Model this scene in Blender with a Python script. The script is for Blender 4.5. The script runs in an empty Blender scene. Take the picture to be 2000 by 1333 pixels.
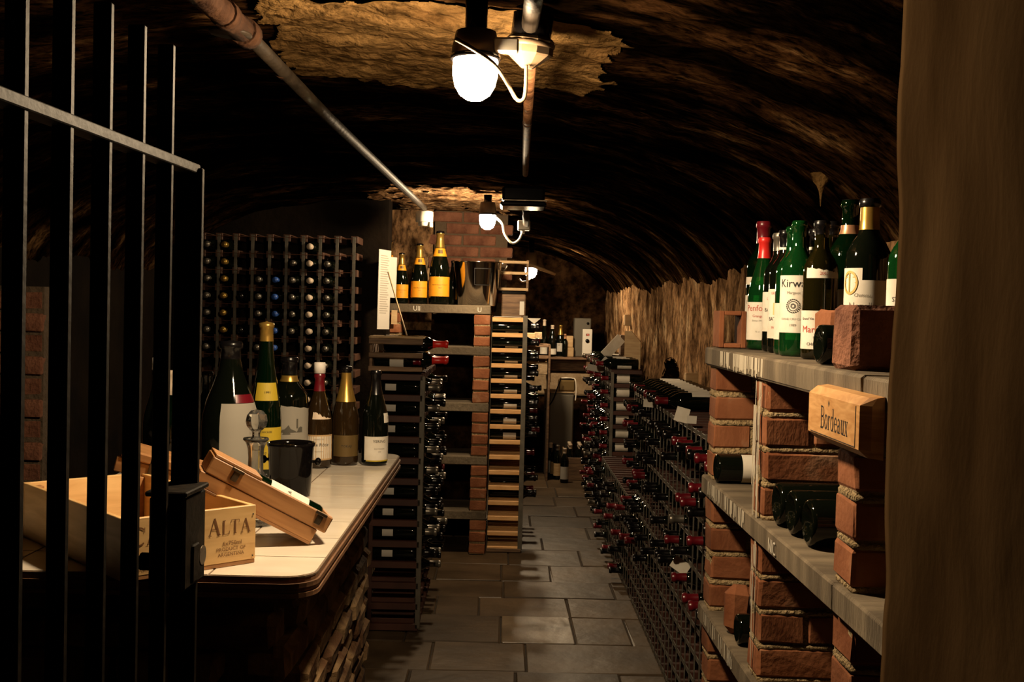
import bpy, math, random
from mathutils import Vector, Matrix, noise
random.seed(7)
S = bpy.context.scene
C = S.collection
PI = math.pi
# ------------------------------------------------------------------ camera, world, exposure
F = 2150.0
CAM = Vector((0, 0, 1.5))
cd = bpy.data.cameras.new('camera')
cam = bpy.data.objects.new('camera', cd); C.objects.link(cam)
cd.sensor_width = 36; cd.lens = F / 2000 * 36; cd.clip_start = 0.05; cd.clip_end = 60
MW = Matrix.Translation(CAM) @ Matrix.Rotation(-math.atan(16.5 / F), 4, 'Z') @ Matrix.Rotation(PI / 2 - math.atan(61.1 / F), 4, 'X') @ Matrix.Rotation(0.025, 4, 'Z')
cam.matrix_world = MW
S.camera = cam
w = bpy.data.worlds.new('world'); S.world = w; w.use_nodes = True
w.node_tree.nodes['Background'].inputs[0].default_value = (0.010, 0.009, 0.008, 1)
w.node_tree.nodes['Background'].inputs[1].default_value = 0.15
S.view_settings.view_transform = 'Standard'; S.view_settings.look = 'None'
S.view_settings.gamma = 1; S.view_settings.use_curve_mapping = False
S.view_settings.exposure = 0.0
LAMP_COL = (1.0, 0.74, 0.45)
LAMP_E = [980.0, 680.0, 680.0]
S.cycles.use_denoising = True
S.cycles.max_bounces = 6; S.cycles.diffuse_bounces = 2; S.cycles.glossy_bounces = 3
S.cycles.transparent_max_bounces = 12; S.cycles.transmission_bounces = 6
S.cycles.sample_clamp_indirect = 3.0
S.cycles.caustics_reflective = False; S.cycles.caustics_refractive = False

def ray(px, py):
    return MW.to_3x3() @ Vector(((px - 1000) / F, -(py - 666.5) / F, -1))
def at(px, py, Y):
    d = ray(px, py); return CAM + d * (Y / d.y)
def at_z(px, py, z):
    d = ray(px, py); return CAM + d * ((z - 1.5) / d.z)
def at_x(px, py, X):
    d = ray(px, py); return CAM + d * (X / d.x)

# ------------------------------------------------------------------ materials
def nn(nt, t, **kw):
    n = nt.nodes.new(t)
    for k, v in kw.items(): setattr(n, k, v)
    return n
def mat(name, col, rough=0.6, metal=0.0, col2=None, nscale=8, stretch=(1, 1, 1), lo=0.35, hi=0.65, bump=0.0, bscale=40, rand=0.0, spec=0.5, detail=6, coat=0, dist=0, col3=None, grain=None):
    m = bpy.data.materials.new(name); m.use_nodes = True
    nt = m.node_tree; b = nt.nodes['Principled BSDF']
    b.inputs['Base Color'].default_value = (*col, 1); b.inputs['Roughness'].default_value = rough
    b.inputs['Metallic'].default_value = metal; b.inputs['Specular IOR Level'].default_value = spec
    b.inputs['Coat Weight'].default_value = coat
    tc = mp = None
    if col2 or bump:
        tc = nn(nt, 'ShaderNodeTexCoord'); mp = nn(nt, 'ShaderNodeMapping')
        mp.inputs['Scale'].default_value = stretch
        if rand:
            oi0 = nn(nt, 'ShaderNodeObjectInfo'); cx = nn(nt, 'ShaderNodeCombineXYZ'); mu = nn(nt, 'ShaderNodeMath', operation='MULTIPLY')
            mu.inputs[1].default_value = 37
            nt.links.new(oi0.outputs['Random'], mu.inputs[0])
            for i in range(3): nt.links.new(mu.outputs[0], cx.inputs[i])
            nt.links.new(cx.outputs[0], mp.inputs['Location'])
        nt.links.new(tc.outputs['Object'], mp.inputs['Vector'])
    out = None
    if col2:
        nz = nn(nt, 'ShaderNodeTexNoise'); nz.inputs['Scale'].default_value = nscale; nz.inputs['Detail'].default_value = detail
        nz.inputs['Distortion'].default_value = dist
        r = nn(nt, 'ShaderNodeValToRGB')
        r.color_ramp.elements[0].position = lo; r.color_ramp.elements[0].color = (*col, 1)
        r.color_ramp.elements[1].position = hi; r.color_ramp.elements[1].color = (*col2, 1)
        if col3:
            e = r.color_ramp.elements.new(min(1, hi + .16)); e.color = (*col3, 1)
        nt.links.new(mp.outputs[0], nz.inputs['Vector']); nt.links.new(nz.outputs['Fac'], r.inputs['Fac'])
        out = r.outputs['Color']
    if grain:
        ng = nn(nt, 'ShaderNodeTexNoise'); ng.inputs['Scale'].default_value = grain[0]; ng.inputs['Detail'].default_value = 9; ng.inputs['Roughness'].default_value = .7
        mg = nn(nt, 'ShaderNodeMapRange'); mg.inputs['From Min'].default_value = grain[1]; mg.inputs['From Max'].default_value = grain[2]; mg.inputs['To Min'].default_value = grain[3]
        mc = nn(nt, 'ShaderNodeMix', data_type='RGBA', blend_type='MULTIPLY'); mc.inputs['Factor'].default_value = 1
        nt.links.new(mp.outputs[0], ng.inputs['Vector']); nt.links.new(ng.outputs['Fac'], mg.inputs['Value'])
        nt.links.new(out, mc.inputs['A']); nt.links.new(mg.outputs[0], mc.inputs['B']); out = mc.outputs['Result']
    if rand:
        oi = nn(nt, 'ShaderNodeObjectInfo'); hs = nn(nt, 'ShaderNodeHueSaturation'); mr = nn(nt, 'ShaderNodeMapRange')
        mr.inputs['To Min'].default_value = 1 - rand; mr.inputs['To Max'].default_value = 1 + rand
        nt.links.new(oi.outputs['Random'], mr.inputs['Value']); nt.links.new(mr.outputs[0], hs.inputs['Value'])
        hs.inputs['Color'].default_value = (*col, 1)
        if out: nt.links.new(out, hs.inputs['Color'])
        out = hs.outputs['Color']
    if out: nt.links.new(out, b.inputs['Base Color'])
    if bump:
        n2 = nn(nt, 'ShaderNodeTexNoise'); n2.inputs['Scale'].default_value = bscale; n2.inputs['Detail'].default_value = 8
        bp = nn(nt, 'ShaderNodeBump'); bp.inputs['Strength'].default_value = bump; bp.inputs['Distance'].default_value = 0.02
        nt.links.new(mp.outputs[0], n2.inputs['Vector']); nt.links.new(n2.outputs['Fac'], bp.inputs['Height']); nt.links.new(bp.outputs[0], b.inputs['Normal'])
    return m
def emit(name, col, e):
    m = bpy.data.materials.new(name); m.use_nodes = True
    b = m.node_tree.nodes['Principled BSDF']
    b.inputs['Base Color'].default_value = (.8, .8, .8, 1)
    b.inputs['Emission Color'].default_value = (*col, 1); b.inputs['Emission Strength'].default_value = e
    return m
def thin_glass(name, tint, body=None, mixbody=0.0, rough=0.03):
    """blown glass: a clear tinted wall with a fresnel reflection, and a little body colour"""
    m = bpy.data.materials.new(name); m.use_nodes = True; nt = m.node_tree
    nt.nodes.remove(nt.nodes['Principled BSDF']); o = nt.nodes['Material Output']
    tr = nn(nt, 'ShaderNodeBsdfTransparent'); tr.inputs[0].default_value = (*tint, 1)
    gl = nn(nt, 'ShaderNodeBsdfGlossy'); gl.inputs['Roughness'].default_value = rough; gl.inputs[0].default_value = (1, 1, 1, 1)
    lw = nn(nt, 'ShaderNodeFresnel'); lw.inputs[0].default_value = 1.55
    base = tr.outputs[0]
    if body:
        df = nn(nt, 'ShaderNodeBsdfDiffuse'); df.inputs[0].default_value = (*body, 1)
        tl = nn(nt, 'ShaderNodeBsdfTranslucent'); tl.inputs[0].default_value = (*body, 1)
        m0 = nn(nt, 'ShaderNodeMixShader'); nt.links.new(df.outputs[0], m0.inputs[1]); nt.links.new(tl.outputs[0], m0.inputs[2])
        m1 = nn(nt, 'ShaderNodeMixShader'); m1.inputs[0].default_value = mixbody
        nt.links.new(base, m1.inputs[1]); nt.links.new(m0.outputs[0], m1.inputs[2]); base = m1.outputs[0]
    mx = nn(nt, 'ShaderNodeMixShader')
    nt.links.new(lw.outputs[0], mx.inputs[0]); nt.links.new(base, mx.inputs[1]); nt.links.new(gl.outputs[0], mx.inputs[2])
    nt.links.new(mx.outputs[0], o.inputs['Surface'])
    return m

M = {}
M['rock'] = mat('sooty_lamplit_rock', (.0016, .0008, .0003), 1.0, grain=(16, .40, .60, .08), col2=(.026, .0115, .0042), col3=(.20, .11, .046), nscale=2.2, stretch=(1.2, 3.0, 1.8), lo=.46, hi=.64, bump=1.0, bscale=9, detail=14, dist=.15, spec=0)
M['plaster_or_glow_patch'] = mat('lime_plaster', (.050, .026, .009), .95, grain=(14, .34, .52, .3), col2=(.125, .072, .026), nscale=5, bump=.9, bscale=42, lo=.3, hi=.7, spec=0)
M['tanwall'] = mat('flaking_wall', (.045, .021, .009), .9, grain=(13, .38, .58, .22), col2=(.36, .205, .10), col3=(.66, .46, .26), nscale=3.6, stretch=(2.2, 2.2, 1.1), lo=.32, hi=.55, bump=.8, bscale=14, detail=12, dist=.3, spec=0)
M['jamb'] = mat('jamb_plaster', (.038, .0215, .0095), .95, col2=(.062, .037, .017), nscale=3, stretch=(2, 2, .9), bump=.25, bscale=9, spec=0)
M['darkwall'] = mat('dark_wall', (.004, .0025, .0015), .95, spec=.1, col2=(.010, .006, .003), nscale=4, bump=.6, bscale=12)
M['farwall'] = mat('far_wall', (.010, .0045, .002), .95, spec=0, grain=(12, .38, .6, .2), col2=(.055, .027, .012), nscale=3, bump=.8, bscale=9)
M['flag'] = mat('flagstone', (.042, .026, .012), .5, col2=(.085, .055, .029), nscale=4, bump=.35, bscale=9, rand=.28, spec=.4)
M['flaglit'] = mat('lamplit_flagstone', (.08, .055, .03), .38, col2=(.20, .145, .09), nscale=5, bump=.3, bscale=9)  # flagstone colour lightened to paint a lamplit patch of floor
M['dirt'] = mat('joint_dirt', (.03, .02, .012), .95, bump=.3, bscale=60)
M['brick'] = mat('red_brick', (.155, .050, .020), .88, col2=(.255, .098, .044), col3=(.34, .20, .12), nscale=9, lo=.3, hi=.62, bump=.16, bscale=70, rand=.16, spec=.2)
M['brickpale'] = mat('limewashed_brick', (.07, .034, .016), .9, col2=(.21, .135, .068), nscale=6, lo=.42, hi=.62, bump=.7, bscale=24, rand=.35, spec=.15)
M['mortar'] = mat('mortar', (.26, .18, .085), .95, col2=(.38, .28, .15), nscale=30, bump=.9, bscale=110)
M['mortardark'] = mat('old_mortar', (.09, .06, .035), .95, bump=.8, bscale=40)
M['slab'] = mat('concrete_slab', (.085, .063, .038), .88, col2=(.19, .148, .096), nscale=3, stretch=(1, 5, .6), lo=.42, hi=.68, bump=.35, bscale=50, rand=.06)
M['chalk'] = mat('chalk', (.62, .58, .5), .95)
M['iron'] = mat('black_iron', (.006, .0045, .003), .6, metal=0, spec=.08, col2=(.018, .013, .008), nscale=25, lo=.45, hi=.75, bump=.1, bscale=60)
M['steelworn'] = mat('worn_steel', (.12, .09, .06), .4, metal=.8, col2=(.06, .045, .03), nscale=30)
M['tile'] = mat('cream_tile', (.66, .58, .47), .16, col2=(.76, .69, .59), nscale=4, stretch=(1, 2.5, 1), lo=.3, hi=.7, rand=.05, spec=.5, dist=1.2)
M['grout'] = mat('grout', (.16, .11, .07), .9)
M['tileleaf'] = mat('leaf_tile', (.55, .44, .30), .2)
M['leafprint'] = mat('leaf_print', (.17, .085, .035), .4)
M['ply'] = mat('plywood_edge', (.10, .045, .02), .6, col2=(.22, .11, .05), nscale=6, stretch=(2, 2, 60), rand=.1)
M['pine'] = mat('pine_board', (.58, .34, .13), .5, col2=(.76, .50, .22), nscale=3.0, stretch=(2.2, 2.2, 16), lo=.3, hi=.7, rand=.1, dist=.7)
M['boxwood'] = mat('aged_pine', (.24, .105, .035), .5, col2=(.44, .225, .088), nscale=4, stretch=(1.5, 14, 14), lo=.3, hi=.7, rand=.1, dist=.5)
M['oak'] = mat('oak_sign', (.44, .21, .07), .38, col2=(.66, .38, .16), nscale=3.5, stretch=(2, 4, 20), lo=.3, hi=.68, dist=1.5)
M['burnt'] = mat('burnt_print', (.16, .065, .02), .6)
M['ink'] = mat('black_ink', (.012, .010, .009), .6)
M['redink'] = mat('red_ink', (.42, .05, .025), .6)
M['goldink'] = mat('gold_ink', (.52, .36, .10), .45)
M['greyink'] = mat('grey_ink', (.24, .22, .18), .7)
M['darkbar'] = mat('dark_rack_wood', (.034, .009, .005), .6, col2=(.060, .018, .009), nscale=7, rand=.2)
M['midbar'] = mat('brown_rack_wood', (.055, .022, .011), .65, col2=(.085, .036, .018), nscale=7, rand=.2)
M['palebar'] = mat('pale_rack_wood', (.62, .33, .12), .5, col2=(.74, .43, .18), nscale=6, stretch=(2, 10, 10), rand=.06)
M['galv'] = mat('galvanised_strip', (.085, .075, .058), .55, metal=.2, col2=(.13, .115, .09), nscale=20)
M['wire'] = mat('rusty_wire', (.12, .045, .02), .6)
M['glass'] = mat('dark_glass', (.0025, .0035, .002), .05, spec=.36)
M['glassbrown'] = mat('brown_glass', (.020, .011, .004), .07, spec=.55)
M['glassgreen'] = thin_glass('green_glass', (.06, .34, .10), (.02, .22, .045), .22)
M['glassdeep'] = thin_glass('deep_green_glass', (.012, .06, .018), (.003, .018, .005), .5)
M['glassolive'] = thin_glass('olive_glass', (.12, .11, .025), (.05, .042, .008), .25)
M['crystal'] = thin_glass('crystal', (.95, .95, .93), (.85, .83, .77), .08, .03)
M['red'] = mat('red_foil', (.12, .0045, .010), .3, spec=.6)
M['redbright'] = mat('bright_red_foil', (.62, .02, .015), .35, spec=.6)
M['black'] = mat('black_foil', (.004, .0035, .004), .25, spec=.4)
M['gold'] = mat('gold_foil', (.44, .27, .06), .3, metal=.7)
M['silver'] = mat('silver_foil', (.20, .18, .15), .35, metal=.7)
M['blue'] = mat('blue_foil', (.03, .09, .36), .4)
M['cream'] = mat('cream_cap', (.62, .50, .38), .55)
M['white'] = mat('white_cap', (.78, .74, .68), .5)
M['paper'] = mat('paper', (.70, .66, .58), .85, col2=(.60, .55, .46), nscale=20, rand=.05)
M['papergrey'] = mat('grey_paper', (.48, .45, .40), .85)
M['yellow'] = mat('yellow_label', (.46, .33, .02), .6)
M['engraving'] = mat('engraving_ink', (.075, .07, .055), .8)
M['paperdim'] = mat('darker_paper', (.27, .25, .21), .85)  # grey label paper in a darker tone
M['orange'] = mat('orange_label', (.78, .32, .014), .5)
M['goldlabel'] = mat('bronze_label', (.14, .09, .03), .45, metal=.4)
M['blackpl'] = mat('black_plastic', (.003, .0025, .0025), .08, spec=.22)
M['whitepl'] = mat('white_plastic', (.66, .60, .50), .4)
M['beigepl'] = mat('beige_plastic', (.085, .056, .032), .5, spec=.3)
M['rust'] = mat('rusty_pipe', (.016, .006, .0025), .8, metal=0, spec=.1, col2=(.05, .022, .010), nscale=14, bump=.5, bscale=40)
M['rustpipe'] = mat('orange_rust_pipe', (.05, .02, .008), .6, col2=(.22, .10, .042), nscale=16, bump=.4, bscale=40, spec=.3)
M['conduit'] = mat('grey_conduit', (.010, .0068, .004), .6, spec=.15, col2=(.026, .018, .011), nscale=12, bump=.2)
M['chrome'] = mat('polished_steel', (.62, .58, .52), .12, metal=1.0)
M['greycab'] = mat('grey_cabinet', (.10, .088, .066), .6)
M['greyplate'] = mat('heater_white', (.74, .71, .64), .45)
M['stone'] = mat('sandstone', (.26, .18, .10), .9, col2=(.38, .28, .17), nscale=14, bump=.4)
M['woodold'] = mat('old_wood', (.10, .055, .028), .7, col2=(.22, .13, .07), nscale=6, stretch=(1.5, 12, 12), rand=.2)
M['woodtan'] = mat('tan_wood', (.42, .27, .13), .65, col2=(.52, .36, .19), nscale=6, stretch=(2, 2, 10), rand=.1)
M['cork'] = mat('cork', (.42, .27, .14), .85)
M['slablime'] = mat('lime_run', (.46, .41, .32), .95)
M['goldlabelp'] = mat('gold_crest', (.66, .47, .20), .6)
M['cupper'] = mat('copper_band', (.46, .24, .13), .35, metal=.5)
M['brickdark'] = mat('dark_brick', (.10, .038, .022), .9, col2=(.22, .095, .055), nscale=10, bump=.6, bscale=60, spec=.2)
M['led'] = emit('red_led', (1, .08, .02), 1.5)
# lamplight painted into the sooty rock: colour lightens from the crown towards the springing
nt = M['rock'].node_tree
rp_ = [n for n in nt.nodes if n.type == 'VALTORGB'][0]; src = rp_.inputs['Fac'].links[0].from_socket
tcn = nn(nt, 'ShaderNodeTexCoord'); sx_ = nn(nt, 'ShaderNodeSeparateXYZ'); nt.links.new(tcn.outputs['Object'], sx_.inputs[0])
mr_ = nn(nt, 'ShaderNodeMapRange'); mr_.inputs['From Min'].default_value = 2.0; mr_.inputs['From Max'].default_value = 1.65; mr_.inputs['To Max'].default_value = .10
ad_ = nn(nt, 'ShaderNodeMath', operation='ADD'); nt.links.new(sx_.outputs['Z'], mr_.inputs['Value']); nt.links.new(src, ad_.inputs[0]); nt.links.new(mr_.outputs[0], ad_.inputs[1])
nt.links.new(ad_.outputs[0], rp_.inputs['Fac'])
for i in range(3): M['lamp%d' % i] = emit('lamp_glow_%d' % i, LAMP_COL, LAMP_E[i])

# ------------------------------------------------------------------ mesh building
class MB:
    def __init__(s): s.v = []; s.f = []; s.sm = []
    def add(s, vs, fs, smooth=False):
        n = len(s.v); s.v += [tuple(v) for v in vs]
        for f in fs: s.f.append(tuple(i + n for i in f)); s.sm.append(smooth)
        return s
    def box(s, c, d, ch=0.0, mtx=None, jit=0.0):
        x, y, z = d[0] / 2, d[1] / 2, d[2] / 2
        if ch <= 0:
            vs = [Vector((i * x, j * y, k * z)) for k in (-1, 1) for j in (-1, 1) for i in (-1, 1)]
            fs = [(0, 2, 3, 1), (4, 5, 7, 6), (0, 1, 5, 4), (2, 6, 7, 3), (0, 4, 6, 2), (1, 3, 7, 5)]
        else:
            vs = []; ix = {}
            for i in (-1, 1):
                for j in (-1, 1):
                    for k in (-1, 1):
                        for a in range(3):
                            p = [i * (x - ch), j * (y - ch), k * (z - ch)]
                            p[a] = (i, j, k)[a] * (x, y, z)[a]
                            ix[i, j, k, a] = len(vs); vs.append(Vector(p))
            fs = []
            for a in range(3):
                b, c2 = (a + 1) % 3, (a + 2) % 3
                for sg in (-1, 1):
                    q = []
                    for (u, w_) in ((-1, -1), (1, -1), (1, 1), (-1, 1)):
                        t = [0, 0, 0]; t[a] = sg; t[b] = u; t[c2] = w_
                        q.append(ix[t[0], t[1], t[2], a])
                    fs.append(tuple(q if sg > 0 else q[::-1]))
                for u in (-1, 1):
                    for w_ in (-1, 1):
                        t1 = [0, 0, 0]; t2 = [0, 0, 0]
                        t1[a] = -1; t2[a] = 1
                        for t in (t1, t2): t[b] = u; t[c2] = w_
                        q = [ix[t1[0], t1[1], t1[2], b], ix[t2[0], t2[1], t2[2], b], ix[t2[0], t2[1], t2[2], c2], ix[t1[0], t1[1], t1[2], c2]]
                        fs.append(tuple(q if u * w_ < 0 else q[::-1]))
            for i in (-1, 1):
                for j in (-1, 1):
                    for k in (-1, 1):
                        q = [ix[i, j, k, 0], ix[i, j, k, 1], ix[i, j, k, 2]]
                        fs.append(tuple(q if i * j * k > 0 else q[::-1]))
        if jit:
            vs = [v + Vector((random.uniform(-jit, jit), random.uniform(-jit, jit), random.uniform(-jit, jit))) for v in vs]
        if mtx: vs = [mtx @ v for v in vs]
        c = Vector(c)
        return s.add([v + c for v in vs], fs)
    def lathe(s, prof, seg=20, mtx=None, smooth=True):
        vs = []; fs = []; n = len(prof)
        for r, z in prof:
            for i in range(seg):
                a = 2 * PI * i / seg; vs.append(Vector((r * math.cos(a), r * math.sin(a), z)))
        for j in range(n - 1):
            for i in range(seg):
                i2 = (i + 1) % seg
                fs.append((j * seg + i, j * seg + i2, (j + 1) * seg + i2, (j + 1) * seg + i))
        if mtx: vs = [mtx @ v for v in vs]
        return s.add(vs, fs, smooth)
    def tube(s, pts, r, seg=10, caps=True):
        pts = [Vector(p) for p in pts]; rs = r if isinstance(r, (list, tuple)) else [r] * len(pts)
        vs = []; fs = []; ref = None
        for i, p in enumerate(pts):
            t = (pts[min(i + 1, len(pts) - 1)] - pts[max(i - 1, 0)]).normalized()
            if ref is None: ref = t.orthogonal().normalized()
            ref = (ref - t * ref.dot(t)).normalized(); b = t.cross(ref)
            for k in range(seg):
                a = 2 * PI * k / seg; vs.append(p + (ref * math.cos(a) + b * math.sin(a)) * rs[i])
        for i in range(len(pts) - 1):
            for k in range(seg):
                k2 = (k + 1) % seg; fs.append((i * seg + k, i * seg + k2, (i + 1) * seg + k2, (i + 1) * seg + k))
        s.add(vs, fs, True)
        if caps:
            n = len(s.v) - len(vs)
            s.f.append(tuple(n + k for k in range(seg))[::-1]); s.sm.append(False)
            s.f.append(tuple(n + (len(pts) - 1) * seg + k for k in range(seg))); s.sm.append(False)
        return s
    def prism(s, poly, d, mtx=None):
        """poly in local x,z extruded along y by d"""
        n = len(poly)
        vs = [Vector((x, 0, z)) for x, z in poly] + [Vector((x, d, z)) for x, z in poly]
        fs = [tuple(range(n)), tuple(range(2 * n - 1, n - 1, -1))] + [((i + 1) % n, i, n + i, n + (i + 1) % n) for i in range(n)]
        if mtx: vs = [mtx @ v for v in vs]
        return s.add(vs, fs)
    def mesh(s, name):
        me = bpy.data.meshes.new(name); me.from_pydata(s.v, [], s.f); me.polygons.foreach_set('use_smooth', s.sm); me.update(); return me

def link(o, parent=None):
    C.objects.link(o)
    if parent: o.parent = parent
    return o
def obj(name, mb, m, parent=None, loc=None, rot=None, me=None):
    me = me or mb.mesh(name)
    if m is not None and not me.materials: me.materials.append(M[m] if isinstance(m, str) else m)
    o = bpy.data.objects.new(name, me)
    if loc is not None: o.location = loc
    if rot is not None: o.rotation_euler = rot
    return link(o, parent)
def tag(o, label=None, cat=None, group=None, kind=None):
    if label: o['label'] = label
    if cat: o['category'] = cat
    if group: o['group'] = group
    if kind: o['kind'] = kind
    return o
def thing(name, label, cat, loc=(0, 0, 0), rz=0, group=None, rot=None):
    o = bpy.data.objects.new(name, None); o.empty_display_size = .05; C.objects.link(o)
    o.location = loc; o.rotation_euler = rot if rot is not None else (0, 0, rz)
    return tag(o, label, cat, group)
def struct(name, mb, m, label=None):
    return tag(obj(name, mb, m), label, None, None, 'structure')

# ------------------------------------------------------------------ lettering
_tc = {}
def glyph_mesh(txt, size):
    """flat outline lettering as verts/faces in x,y; left-aligned at x = 0, baseline y = 0"""
    k = txt
    if k not in _tc:
        cu = bpy.data.curves.new('t', 'FONT'); cu.body = txt; cu.size = 1; cu.resolution_u = 2
        o = bpy.data.objects.new('t', cu); C.objects.link(o)
        dg = bpy.context.evaluated_depsgraph_get(); me = o.evaluated_get(dg).to_mesh()
        _tc[k] = ([(v.co.x, v.co.y) for v in me.vertices], [tuple(p.vertices) for p in me.polygons])
        o.evaluated_get(dg).to_mesh_clear(); bpy.data.objects.remove(o); bpy.data.curves.remove(cu)
    v, f = _tc[k]
    return [(x * size, y * size) for x, y in v], f
T, t_ = .125, .045
def arc(cx, cy, rx, ry, a0, a1, n=10):
    return [(cx + rx * math.cos(math.radians(a0 + (a1 - a0) * i / n)), cy + ry * math.sin(math.radians(a0 + (a1 - a0) * i / n))) for i in range(n + 1)]
SER = {
 'A': (.86, [([(.10, 0), (.41, 1)], t_), ([(.41, 1), (.74, 0)], T), ([(.21, .36), (.60, .36)], t_), ([(0, .02), (.22, .02)], t_), ([(.60, .02), (.86, .02)], t_)]),
 'L': (.70, [([(.17, 0), (.17, 1)], T), ([(.04, .98), (.32, .98)], t_), ([(.04, .02), (.62, .02), (.65, .24)], t_)]),
 'T': (.80, [([(.38, 0), (.38, 1)], T), ([(.02, .78), (.05, .98), (.71, .98), (.74, .78)], t_), ([(.24, .02), (.52, .02)], t_)]),
 'C': (.84, [(arc(.44, .5, .38, .48, 48, 312, 16), .09), ([(.74, .98), (.74, .70)], t_)]),
 'E': (.70, [([(.17, 0), (.17, 1)], T), ([(.04, .98), (.58, .98), (.60, .78)], t_), ([(.17, .52), (.46, .52)], t_), ([(.04, .02), (.60, .02), (.64, .24)], t_)]),
 'N': (.92, [([(.14, 0), (.14, 1)], t_), ([(.14, 1), (.76, 0)], T), ([(.76, 0), (.76, 1)], t_), ([(0, .02), (.28, .02)], t_), ([(.62, .98), (.9, .98)], t_)]),
 'B': (.70, [([(.15, 0), (.15, 1)], T), ([(.02, .98), (.32, .98)] + arc(.32, .76, .26, .22, 90, -90, 8) + [(.15, .54)], .07), ([(.32, .54)] + arc(.34, .28, .30, .26, 90, -90, 8) + [(.02, .02)], .08)]),
 'o': (.56, [(arc(.27, .33, .215, .31, 0, 360, 16), .085)]),
 'r': (.44, [([(.14, 0), (.14, .62)], .11), ([(.02, .62), (.14, .62)], t_), ([(.02, .02), (.28, .02)], t_), (arc(.31, .42, .16, .2, 165, 60, 6), .07)]),
 'd': (.60, [([(.45, 0), (.45, 1)], .11), ([(.34, .98), (.45, .98)], t_), (arc(.28, .32, .22, .31, 0, 360, 14), .075), ([(.45, .02), (.58, .02)], t_)]),
 'e': (.52, [(arc(.27, .33, .21, .31, 0, 320, 14), .08), ([(.06, .36), (.46, .36)], t_)]),
 'a': (.56, [([(.38, .06), (.38, .48)], .11), (arc(.25, .48, .14, .15, 0, 160, 8), .07), (arc(.22, .18, .16, .16, 20, 340, 10), .07), ([(.38, .04), (.54, .04)], t_)]),
 'u': (.62, [([(.14, .64), (.14, .2)], .11), (arc(.29, .2, .15, .17, 180, 330, 8), .07), ([(.46, 0), (.46, .64)], .11), ([(.02, .62), (.14, .62)], t_), ([(.46, .02), (.6, .02)], t_), ([(.36, .62), (.46, .62)], t_)]),
 'x': (.54, [([(.08, .63), (.44, .01)], .105), ([(.44, .63), (.08, .01)], t_), ([(0, .62), (.2, .62)], t_), ([(.34, .62), (.52, .62)], t_), ([(0, .02), (.18, .02)], t_), ([(.32, .02), (.53, .02)], t_)]),
 ' ': (.40, []),
}
def serif_mesh(txt, size, sx=1.0, first=1.0):
    vs = []; fs = []; x0 = 0; start = True
    for ch in txt:
        adv, st = SER[ch]; k = first if start and ch != ' ' else 1.0
        start = ch == ' '
        for pl, wd in st:
            for (ax, ay), (bx, by) in zip(pl, pl[1:]):
                L = math.hypot(bx - ax, by - ay) or 1; nx, ny = -(by - ay) / L * wd / 2, (bx - ax) / L * wd / 2
                n = len(vs)
                vs += [((x0 + (p[0] + q * nx) * k * sx) * size, (p[1] + q * ny) * k * size) for p, q in (((ax, ay), -1), ((bx, by), -1), ((bx, by), 1), ((ax, ay), 1))]
                fs.append((n, n + 1, n + 2, n + 3))
        x0 += (adv + .04) * k * sx
    return vs, fs, x0 * size
def flat_text(name, vf, m, parent, fn):
    """place 2-D lettering on a surface through fn(x, y) -> 3-D"""
    v, f = vf[0], vf[1]
    mb = MB(); mb.add([fn(x, y) for x, y in v], f)
    return obj(name, mb, m, parent)

# ------------------------------------------------------------------ bottles
PROF = {
 'bordeaux': [(.0, .012), (.022, .010), (.031, .0), (.036, .002), (.0375, .009), (.0375, .188), (.0355, .203), (.028, .219), (.0195, .232), (.0155, .245), (.0148, .262), (.0145, .284), (.0172, .286), (.0172, .296), (.0150, .300), (.0, .300)],
 'burgundy': [(.0, .014), (.025, .010), (.034, .0), (.040, .002), (.0415, .010), (.0415, .135), (.040, .156), (.034, .182), (.0255, .212), (.0185, .238), (.0155, .260), (.0148, .282), (.0170, .284), (.0170, .293), (.0150, .297), (.0, .297)],
 'champagne': [(.0, .016), (.026, .010), (.036, .0), (.0425, .003), (.0440, .012), (.0440, .135), (.0425, .158), (.036, .190), (.027, .222), (.0195, .252), (.0155, .280), (.0150, .302), (.0180, .304), (.0178, .312), (.0165, .318), (.0, .320)],
 'hock': [(.0, .010), (.022, .008), (.031, .0), (.036, .002), (.0375, .010), (.0372, .130), (.034, .165), (.0275, .205), (.021, .245), (.0165, .285), (.0148, .315), (.0146, .335), (.0168, .337), (.0166, .346), (.0, .350)],
}
_bm = {}
def radius_at(kind, z):
    p = PROF[kind]
    for (r0, z0), (r1, z1) in zip(p[3:], p[4:]):
        if z0 <= z <= z1 and z1 > z0: return r0 + (r1 - r0) * (z - z0) / (z1 - z0)
    return p[-2][0]
def body_me(kind, sx, sz, seg, g):
    k = ('b', kind, sx, sz, seg, g)
    if k not in _bm:
        _bm[k] = MB().lathe([(r * sx, z * sz) for r, z in PROF[kind]], seg).mesh('bottle'); _bm[k].materials.append(M[g])
    return _bm[k]
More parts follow.
